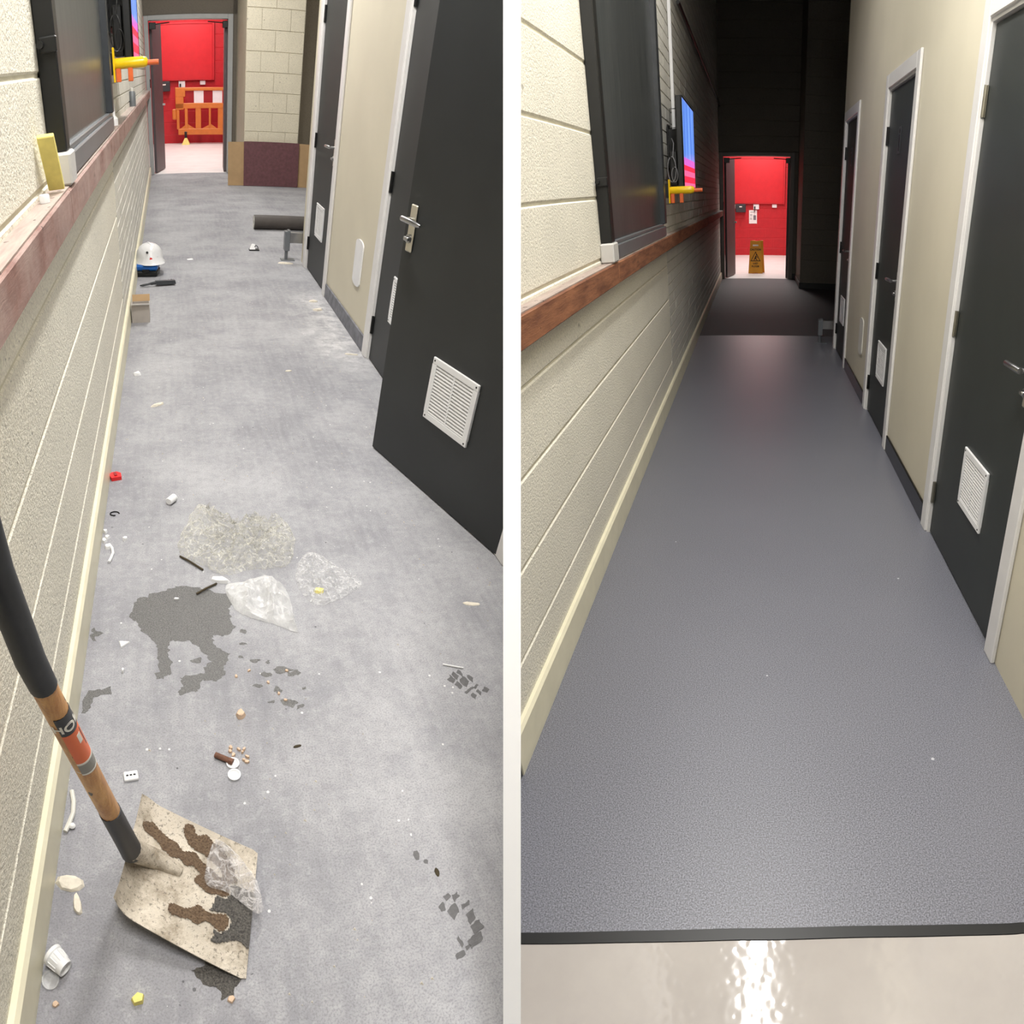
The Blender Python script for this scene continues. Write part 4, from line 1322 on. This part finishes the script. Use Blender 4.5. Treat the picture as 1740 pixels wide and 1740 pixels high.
# white pipe end
pe = MB().lathe([(0, 0), (0.014, 0), (0.016, 0.004), (0.016, 0.042), (0.011, 0.042), (0.011, 0.012), (0, 0.012)], 18, Matrix.Translation((0.278, 3.345, 0.0165)) @ Matrix.Rotation(R(55), 4, 'Z') @ Matrix.Rotation(math.pi / 2, 4, 'Y'))
tag(pe.build('pipe_end', m_white, side='L', smooth=35), 'short white pipe end lying above the clear bags', 'pipe end')
# dark ring
tag(MB().tube([(0.062 + 0.018 * math.cos(k * 0.45), 3.29 + 0.014 * math.sin(k * 0.45), 0.003) for k in range(12)], 0.0025, 6).build('metal_ring', m_hinge, side='L'), 'thin dark metal ring near the plinth below the red clip', 'ring')
# curved white hook and trim
tag(MB().tube([(0.055, 3.075, 0.006), (0.068, 3.05, 0.006), (0.073, 3.02, 0.006), (0.068, 2.99, 0.006), (0.062, 2.965, 0.006)], 0.0055, 8).build('white_hook', m_white, side='L', smooth=40), 'white curved plastic hook beside the crumb cluster', 'hook')
tag(MB().tube([(0.036, 2.03, 0.006), (0.044, 2.0, 0.006), (0.046, 1.97, 0.006), (0.040, 1.945, 0.006), (0.033, 1.922, 0.006)], 0.006, 8).build('curved_trim', m_dirtywhite, side='L', smooth=40), 'curved cream trim offcut against the plinth near the shovel', 'offcut')
tag(MB().lathe([(0, 0), (0.005, 0.001), (0.008, 0.006), (0.006, 0.011), (0, 0.013)], 10, Matrix.Translation((0.048, 1.937, 0))).build('plastic_bead', m_white, side='L', smooth=50), 'tiny white bead beside the curved trim', 'bead')
# electrical clip
ec = thing('L', 'cable_clip', 'white slotted cable clip on the floor above the shovel', 'clip', (0.180, 2.075, 0), Matrix.Rotation(R(10), 4, 'Z'))
MB().box(-0.018, 0.018, -0.013, 0.013, 0, 0.010, 0.002).build('body', m_white, ec)
for x in (-0.009, 0.0, 0.009):
    MB().box(x - 0.003, x + 0.003, -0.002, 0.002, 0.010, 0.0108).build('slot', m_hinge, ec)
# bolt and discs
bl = thing('L', 'rusty_bolt', 'rusty brown bolt pointing at the white discs', 'bolt', (0.412, 2.118, 0.009), Matrix.Rotation(R(-30), 4, 'Z'))
MB().tube([(-0.022, 0, 0), (0.018, 0, 0)], 0.0075, 10).build('shank', m_rust, bl, smooth=40)
MB().tube([(0.018, 0, 0), (0.028, 0, 0)], 0.009, 6).build('head', m_rust, bl)
for k, (x, y, lb) in enumerate(((0.436, 2.104, 'upper white plastic disc beside the rusty bolt'), (0.437, 2.070, 'lower white plastic disc below the rusty bolt'))):
    dd = MB().lathe([(0, 0.003), (0.011, 0.003), (0.013, 0.0055), (0.0165, 0.0055), (0.0165, 0)], 20, Matrix.Translation((x, y, 0.001)))
    tag(dd.build('plastic_disc', m_white, side='L', smooth=35), lb, 'disc')
# ribbed cup and clear disc
cu = thing('L', 'ribbed_cup', 'white ribbed plastic cup lying near the bottom left corner', 'cup', (0.040, 1.652, 0.0225), Matrix.Rotation(R(-38), 4, 'Z') @ Matrix.Rotation(math.pi / 2, 4, 'Y'))
MB().lathe([(0, 0.0), (0.020, 0.0), (0.022, 0.002), (0.022, 0.008), (0.020, 0.010), (0.0165, 0.042), (0.014, 0.042), (0.012, 0.036), (0, 0.036)], 24).build('body', m_white, cu, smooth=35)
for k in range(12):
    a = k * math.pi / 6
    MB().tube([(0.0203 * math.cos(a), 0.0203 * math.sin(a), 0.011), (0.0178 * math.cos(a), 0.0178 * math.sin(a), 0.030)], 0.0012, 5).build('rib', m_white, cu)
tag(MB().lathe([(0, 0.002), (0.013, 0.002), (0.014, 0.004), (0.0175, 0.004), (0.0175, 0)], 24, Matrix.Translation((0.042, 1.612, 0.0003))).build('clear_disc', m_bagC, side='L', smooth=35), 'hazy round plastic disc beside the ribbed cup', 'disc')
# sticks
tag(MB().tube([(1.098, 2.374, 0.003), (1.157, 2.348, 0.003)], 0.0028, 6).build('white_stick', m_white, side='L'), 'thin white stick beside the upper boot print', 'stick')
tag(MB().tube([(0.318, 2.99, 0.004), (0.35, 2.955, 0.008), (0.397, 2.905, 0.005)], 0.004, 6).build('twig', m_twig, side='L'), 'dark twig sticking out under the clear bag', 'twig')
tag(MB().tube([(0.37, 2.775, 0.0055), (0.405, 2.80, 0.008), (0.44, 2.825, 0.0055)], 0.004, 6).build('twig', m_twig, side='L'), 'short dark twig on the top edge of the puddle', 'twig')
# knob-like bracket far along
pk = thing('L', 'pipe_clip', 'little grey and white pipe clip alone in the middle of the far floor', 'clip', (1.128, 7.98, 0))
MB().box(-0.05, 0.05, -0.03, 0.03, 0, 0.012, 0.003).build('base', m_hinge, pk)
MB().hull([(-0.045, -0.02, 0.012), (0.01, -0.02, 0.012), (-0.02, 0.02, 0.06), (0.01, 0.02, 0.055), (-0.045, 0.02, 0.012), (0.01, 0.02, 0.012)]).build('wedge', m_white, pk)
MB().tube([(0.02 + 0.018 * math.cos(a), 0, 0.018 + 0.026 * math.sin(a)) for a in [k * math.pi / 8 for k in range(9)]], 0.004, 6).build('loop', m_hinge, pk)


# ---- wet patches
def stain(name, label, polys, mat=m_wet, jag=0.007, thick=0.0006, cat='puddle', seed=0, n=90, kind=None):
    b_ = MB()
    for i, pts in enumerate(polys):
        m = max(10, int(n * min(1, len(pts) / 10)))
        o = []
        for k in range(m):
            t_ = k * len(pts) / m
            a = Vector(pts[int(t_) % len(pts)])
            c = Vector(pts[(int(t_) + 1) % len(pts)])
            q = a.lerp(c, t_ - int(t_))
            w = Vector((q.x * 95, q.y * 95, seed + i))
            w2 = w * 0.34
            o.append((q.x + jag * (noise.noise(w) + noise.noise(w2)), q.y + jag * (noise.noise(w + Vector((0, 0, 7))) + noise.noise(w2 + Vector((0, 0, 5))))))
        lo = [b_.bm.verts.new((x, y, 0.0002)) for x, y in o]
        hi = [b_.bm.verts.new((x, y, thick)) for x, y in o]
        f = b_.bm.faces.new(hi)
        for k in range(m):
            b_.bm.faces.new((lo[k], lo[(k + 1) % m], hi[(k + 1) % m], hi[k]))
        bmesh.ops.triangulate(b_.bm, faces=[f])
    return tag(b_.build(name, mat, side='L'), label, cat, kind=kind)


pud = [(0.168, 2.761), (0.259, 2.801), (0.317, 2.83), (0.385, 2.804), (0.48, 2.772), (0.493, 2.727), (0.468, 2.687), (0.484, 2.613), (0.459, 2.576), (0.417, 2.579), (0.42, 2.534), (0.458, 2.488),
       (0.444, 2.433), (0.426, 2.394), (0.367, 2.385), (0.361, 2.353), (0.303, 2.343), (0.314, 2.394), (0.31, 2.404), (0.375, 2.425), (0.401, 2.462), (0.385, 2.50), (0.343, 2.552), (0.275, 2.555), (0.278, 2.50), (0.283, 2.43), (0.26, 2.405), (0.231, 2.397), (0.245, 2.436),
       (0.244, 2.506), (0.233, 2.565), (0.195, 2.604), (0.178, 2.644), (0.144, 2.677)]
stain('puddle', 'large ragged grey wet patch in front of the plastic bags', [pud], n=260, jag=0.011)
stain('puddle', 'small wet patch against the plinth left of the puddle', [[(0.028, 2.302), (0.054, 2.364), (0.112, 2.377), (0.106, 2.346), (0.065, 2.325), (0.055, 2.293), (0.03, 2.277)]], n=60, seed=5, jag=0.012)
stain('puddle', 'little wet splash by the plinth beside the triangular shard', [[(0.026, 2.60), (0.044, 2.632), (0.06, 2.602), (0.045, 2.565), (0.03, 2.575)]], n=40, seed=8, jag=0.014)
stain('puddle', 'dark wet patch under the near corner of the shovel', [[(0.32, 1.635), (0.348, 1.655), (0.41, 1.615), (0.399, 1.591), (0.376, 1.582), (0.366, 1.603), (0.34, 1.612)]], mat=m_gravel, n=60, seed=9)
sp = []
rr = random.Random(23)
for cx, cy, r in ((0.608, 2.415, 0.035), (0.64, 2.40, 0.022), (0.56, 2.40, 0.02), (0.585, 2.34, 0.02), (0.61, 2.29, 0.026), (0.64, 2.27, 0.012), (0.53, 2.46, 0.016), (0.50, 2.53, 0.012), (0.36, 2.47, 0.022), (0.505, 2.585, 0.016), (0.53, 2.36, 0.012), (0.66, 2.34, 0.010), (0.56, 2.30, 0.010), (0.49, 2.48, 0.01), (0.57, 2.45, 0.012)):
    sp.append([(cx + r * rr.uniform(.5, 1.2) * math.cos(k * 0.9), cy + 0.7 * r * rr.uniform(.4, 1.2) * math.sin(k * 0.9)) for k in range(7)])
stain('splashes', 'scattered wet splashes to the right of the puddle', sp, n=40, seed=3, jag=0.006, kind='stuff')


def boot(name, label, cx, cy, ang_, scale, rows, seed):
    rr = random.Random(seed)
    b_ = []
    for (px, py, w_, l_) in rows:
        pts = []
        for dx, dy in ((-1, -1), (1, -1), (1, 1), (-1, 1)):
            x, y = (px + dx * w_ / 2 + rr.uniform(-.12, .12) * w_) * scale, (py + dy * l_ / 2 + dx * 0.15 * l_) * scale
            pts.append((cx + x * math.cos(ang_) - y * math.sin(ang_), cy + x * math.sin(ang_) + y * math.cos(ang_)))
        b_.append(pts)
    return stain(name, label, b_, mat=m_wetdark, jag=0.004, n=64, cat='boot print', seed=seed)


m_wetdark = plain('dark_boot_smear', (96, 95, 96), 0.5, var=0.15, scale=80, bump=0.2, bscale=300)
boot('boot_print', 'wet boot tread print near the right edge, upper one', 1.148, 2.285, R(28), 1.0,
     [(-0.026, 0.045, 0.018, 0.022), (-0.004, 0.048, 0.016, 0.022), (0.016, 0.046, 0.013, 0.02), (-0.026, 0.014, 0.02, 0.028), (0.0, 0.014, 0.022, 0.030), (0.024, 0.010, 0.014, 0.024), (-0.012, -0.020, 0.040, 0.007), (0.014, -0.022, 0.02, 0.007), (-0.022, -0.044, 0.012, 0.022), (0.0, -0.044, 0.012, 0.018), (0.024, -0.050, 0.018, 0.018)], 1)
boot('boot_print', 'wet boot tread print near the bottom right, lower one', 0.880, 1.635, R(8), 1.0,
     [(-0.004, 0.064, 0.016, 0.010), (0.014, 0.058, 0.015, 0.015), (-0.022, 0.048, 0.012, 0.016), (0.024, 0.034, 0.018, 0.014), (-0.006, 0.030, 0.022, 0.024), (0.026, 0.006, 0.02, 0.02), (0.024, -0.016, 0.024, 0.020), (0.012, -0.040, 0.034, 0.018), (-0.022, -0.030, 0.008, 0.020), (-0.036, -0.052, 0.022, 0.008), (-0.012, -0.046, 0.012, 0.006)], 2)
stain('splashes', 'dark drips between the two boot prints', [[(0.83 + 0.008 * math.cos(k), 1.805 + 0.012 * math.sin(k)) for k in range(6)], [(0.848 + 0.006 * math.cos(k), 1.785 + 0.006 * math.sin(k)) for k in range(6)]], mat=m_wetdark, jag=0.002, n=20, kind='stuff')

# ---- shovel
TL, TR_, BR, BL = Vector((0.217, 1.982, 0.055)), Vector((0.470, 1.849, 0.036)), Vector((0.421, 1.611, 0.004)), Vector((0.165, 1.718, 0.078))
sh = thing('L', 'shovel', 'square-mouthed shovel caked in cement, blade on the floor and wooden shaft upright', 'shovel', (0.30, 1.80, 0))
O_ = Vector((0.30, 1.80, 0))


def blade_pt(u_, v_):
    """u 0 at the shoulder .. 1 at the mouth, v -1 near side .. 1 far side"""
    lim = 1 - 0.07 * max(0.0, 1 - u_ / 0.09) ** 2 - 0.03 * max(0.0, (u_ - 0.96) / 0.04) ** 2
    f = (v_ * lim + 1) / 2
    p = (BL.lerp(TL, f)).lerp(BR.lerp(TR_, f), u_)
    zl = p.z
    s_ = abs(v_) ** 3.0
    flat = 0.018 + 0.012 * (1 - u_) ** 2 + zl * 0.30
    z = flat * (1 - s_) + zl * s_
    z += 0.030 * max(0.0, 1 - u_ * 7) ** 1.5
    z += 0.026 * max(0.0, 1 - u_ * 2.6) * math.exp(-(v_ / 0.17) ** 2)
    q = p.copy()
    q.z = max(0.002, z)
    return q


b_ = MB()
nu, nv = 26, 32
for layer in (0.0, -0.003):
    g = [[b_.bm.verts.new(blade_pt(i / nu, -1 + 2 * j / nv) - O_ + Vector((0, 0, layer))) for j in range(nv + 1)] for i in range(nu + 1)]
    for i in range(nu):
        for j in range(nv):
            b_.bm.faces.new((g[i][j], g[i + 1][j], g[i + 1][j + 1], g[i][j + 1]))
    if layer == 0.0:
        g0 = g
ring0 = [g0[i][0] for i in range(nu + 1)] + [g0[nu][j] for j in range(1, nv + 1)] + [g0[i][nv] for i in range(nu - 1, -1, -1)] + [g0[0][j] for j in range(nv - 1, 0, -1)]
ring1 = [g[i][0] for i in range(nu + 1)] + [g[nu][j] for j in range(1, nv + 1)] + [g[i][nv] for i in range(nu - 1, -1, -1)] + [g[0][j] for j in range(nv - 1, 0, -1)]
for k in range(len(ring0)):
    k2 = (k + 1) % len(ring0)
    b_.bm.faces.new((ring0[k], ring0[k2], ring1[k2], ring1[k]))
b_.build('blade', m_blade, sh, smooth=40)
S = [Vector(p) - O_ for p in ((0.300, 1.815, 0.034), (0.255, 1.832, 0.052), (0.218, 1.830, 0.085), (0.199, 1.812, 0.135))]
b_ = MB()
b_.tube(S, [0.012, 0.020, 0.023, 0.0235], 16)
b_.build('socket', m_blade, sh, smooth=50)
A0 = Vector((0.199, 1.812, 0.135))
A1 = Vector((0.163, 1.742, 0.472))
A2 = Vector((0.120, 1.672, 0.845))
A3 = Vector((0.108, 1.652, 1.02))


def on_shaft(z):
    for P, Q in ((A0, A1), (A1, A2), (A2, A3)):
        if z <= Q.z or Q is A3:
            return P.lerp(Q, (z - P.z) / (Q.z - P.z))


MB().tube([on_shaft(z) - O_ for z in (0.12, 0.16, 0.25, 0.345)], [0.0235, 0.0225, 0.0215, 0.021], 18).build('lower_sleeve', m_sleeve, sh, smooth=50)
MB().tube([on_shaft(z) - O_ for z in (0.345, 0.45, 0.6, 0.7, 0.79)], 0.0195, 18).build('shaft', m_shaft, sh, smooth=50)
MB().tube([on_shaft(z) - O_ for z in (0.785, 0.85, 0.93, 1.02)] + [Vector((0.104, 1.648, 1.13)) - O_], [0.021, 0.022, 0.022, 0.022, 0.022], 18).build('upper_grip', m_sleeve, sh, smooth=50)
# sticker wrapped round the camera-facing side of the shaft
ax = (A2 - A1).normalized()
toward = (Vector((0.52, 1.05, 1.5)) - on_shaft(0.62))
e1 = (toward - ax * toward.dot(ax)).normalized()
e2 = ax.cross(e1)


def band(z0, z1, a0, a1, mat, r, name, skew=0.0):
    b2 = MB()
    for rr_ in (r,):
        na, nz = 14, 4
        G = []
        for i in range(nz + 1):
            zc = z0 + (z1 - z0) * i / nz
            c = on_shaft(zc) - O_
            G.append([[b2.bm.verts.new(c + (e1 * math.cos(a0 + (a1 - a0) * j / na) + e2 * math.sin(a0 + (a1 - a0) * j / na)) * q) for q in (0.0185, rr_)] for j in range(na + 1)])
        for i in range(nz):
            for j in range(na):
                b2.bm.faces.new((G[i][j][1], G[i][j + 1][1], G[i + 1][j + 1][1], G[i + 1][j][1]))
        for j in range(na):
            b2.bm.faces.new((G[0][j][0], G[0][j + 1][0], G[0][j + 1][1], G[0][j][1]))
            b2.bm.faces.new((G[nz][j][0], G[nz][j + 1][0], G[nz][j + 1][1], G[nz][j][1]))
        for i in range(nz):
            b2.bm.faces.new((G[i][0][0], G[i + 1][0][0], G[i + 1][0][1], G[i][0][1]))
            b2.bm.faces.new((G[i][na][0], G[i + 1][na][0], G[i + 1][na][1], G[i][na][1]))
    return b2.build(name, mat, lab, smooth=50)


lab = MB()
lab.tube([on_shaft(0.548) - O_, on_shaft(0.55) - O_], 0.0196, 18)
lab = lab.build('sticker', m_labelwhite, sh, smooth=50)
a0, a1 = -0.85, 1.35
band(0.672, 0.720, a0, a1, m_labelblack, 0.0202, 'black_band')
band(0.580, 0.671, a0, a1, m_labelorange, 0.0202, 'orange_band')
band(0.545, 0.579, a0, a1, m_labelgrey, 0.0202, 'grey_band')
band(0.612, 0.662, 0.80, 0.92, m_labelblack, 0.0204, 'small_print')
band(0.634, 0.658, 0.22, 0.62, m_labelwhite, 0.0204, 'emblem')
band(0.577, 0.5825, a0, a1, m_labelwhite, 0.0204, 'white_line')
band(0.543, 0.547, a0, a1, m_labelwhite, 0.0204, 'white_line')


def wrap_text(txt, size, zc, ac, mat, name, turn=0):
    me = text_mesh(txt, size, 0.0002)
    for v in me.vertices:
        x, y = v.co.x, v.co.y
        if turn:
            x, y = y, -x
        c = on_shaft(zc + y * ax.z) - O_
        a = ac + x / 0.0205
        v.co = c + (e1 * math.cos(a) + e2 * math.sin(a)) * (0.0207 + v.co.z)
    me.update()
    obj(name, me, mat, lab)


wrap_text('HOLC', 0.027, 0.690, 0.42, m_labelwhite, 'lettering')
# soil and grit lying on the blade
rr = random.Random(9)


def patch(name, label, mat, test, lift):
    b_ = MB()
    n_ = 96
    V = {}

    def vv(i, j):
        if (i, j) not in V:
            u_, v_ = i / n_, -1 + 2 * j / n_
            p = blade_pt(u_, v_)
            p.z += 0.0012 + lift * max(0, noise.noise((u_ * 30, v_ * 30, 2)) + 0.6)
            V[(i, j)] = b_.bm.verts.new(p)
        return V[(i, j)]
    for i in range(n_):
        for j in range(n_):
            u_, v_ = (i + .5) / n_, -1 + 2 * (j + .5) / n_
            if test(u_, v_):
                b_.bm.faces.new((vv(i, j), vv(i + 1, j), vv(i + 1, j + 1), vv(i, j + 1)))
    if not b_.bm.faces:
        return
    return tag(b_.build(name, mat, side='L', smooth=70), label, 'soil', kind='stuff')


def streak(pts, w_):
    def f(u_, v_, more=0.0):
        best = 9
        for P, Q in zip(pts, pts[1:]):
            P, Q = Vector(P), Vector(Q)
            q = Vector((u_, v_ * 0.45))
            P, Q = Vector((P.x, P.y * 0.45)), Vector((Q.x, Q.y * 0.45))
            t_ = max(0, min(1, (q - P).dot(Q - P) / max(1e-9, (Q - P).length_squared)))
            best = min(best, (q - P.lerp(Q, t_)).length)
        return best < more + w_ * (1 + 0.7 * noise.noise((u_ * 11, v_ * 6, 1)))
    return f


f1 = streak([(0.10, 0.52), (0.30, 0.42), (0.55, 0.36), (0.70, 0.20)], 0.05)
f2 = streak([(0.45, 0.78), (0.68, 0.66), (0.80, 0.40)], 0.06)
f3 = streak([(0.42, -0.52), (0.60, -0.42), (0.80, -0.36)], 0.045)
f4 = streak([(0.60, 0.10), (0.75, 0.18)], 0.06)
patch('soil_smear', 'damp brown soil streaked across the shovel blade', m_soil, lambda a, b: f1(a, b) or f2(a, b) or f3(a, b) or f4(a, b), 0.003)
patch('grit_heap', 'dark wet grit near the mouth of the shovel blade', m_gravel, lambda a, b: a > 0.72 + 0.10 * noise.noise((b * 4, a * 4, 5)) and a < 0.995 and -0.62 + 0.2 * noise.noise((a * 6, 3, 1)) < b < 0.30 and not any(f(a, b, 0.015) for f in (f1, f2, f3, f4)), 0.003)


def blade_h(x, y):
    # height of the blade under a floor position (nearest of a coarse sampling)
    best, z = 9, 0
    for i in range(13):
        for j in range(13):
            p = blade_pt(i / 12, -1 + 2 * j / 12)
            dd = (p.x - x) ** 2 + (p.y - y) ** 2
            if dd < best:
                best, z = dd, p.z
    return z if best < 0.0009 else max(0.0, z * (1 - (best - 0.0009) / 0.003))


bag('plastic_bag', 'small hazy plastic bag lying over the mouth of the shovel', [(0.372, 1.872), (0.402, 1.868), (0.455, 1.80), (0.468, 1.735), (0.452, 1.722), (0.40, 1.765), (0.352, 1.79)], m_bagD, 0.018, 33, freq=22, rings=12, n=48, floor=0.006, hfun=blade_h)

# ------------------------------------------------------------------ end each corridor at the partition
bpy.context.view_layer.update()
single = set()
for o, s in list(CREATED):
    if o.type != 'MESH':
        continue
    mw = o.matrix_world
    ds = [(mw @ Vector(c) - CAM_R).dot(cam_right) for c in o.bound_box]
    if s == 'R':
        ok, out = min(ds) >= half, max(ds) <= half
    else:
        ok, out = max(ds) <= -half, min(ds) >= -half
    if ok:
        continue
    if out:
        bpy.data.objects.remove(o)
        continue
    bm = bmesh.new()
    bm.from_mesh(o.data)
    inv = mw.inverted()
    pco = inv @ (CAM_R + cam_right * (half if s == 'R' else -half))
    pno = (inv.to_3x3() @ cam_right).normalized()
    r = bmesh.ops.bisect_plane(bm, geom=bm.verts[:] + bm.edges[:] + bm.faces[:], plane_co=pco, plane_no=pno,
                               clear_inner=(s == 'R'), clear_outer=(s == 'L'))
    if not bm.faces:
        bm.free()
        bpy.data.objects.remove(o)
        continue
    ed = [e for e in r['geom_cut'] if isinstance(e, bmesh.types.BMEdge) and e.is_boundary]
    if ed:
        bmesh.ops.holes_fill(bm, edges=ed, sides=0)
    me = o.data.copy()
    bm.to_mesh(me)
    bm.free()
    o.data = me
for o in [o for o in bpy.data.objects if o.type == 'EMPTY' and not o.children]:
    bpy.data.objects.remove(o)
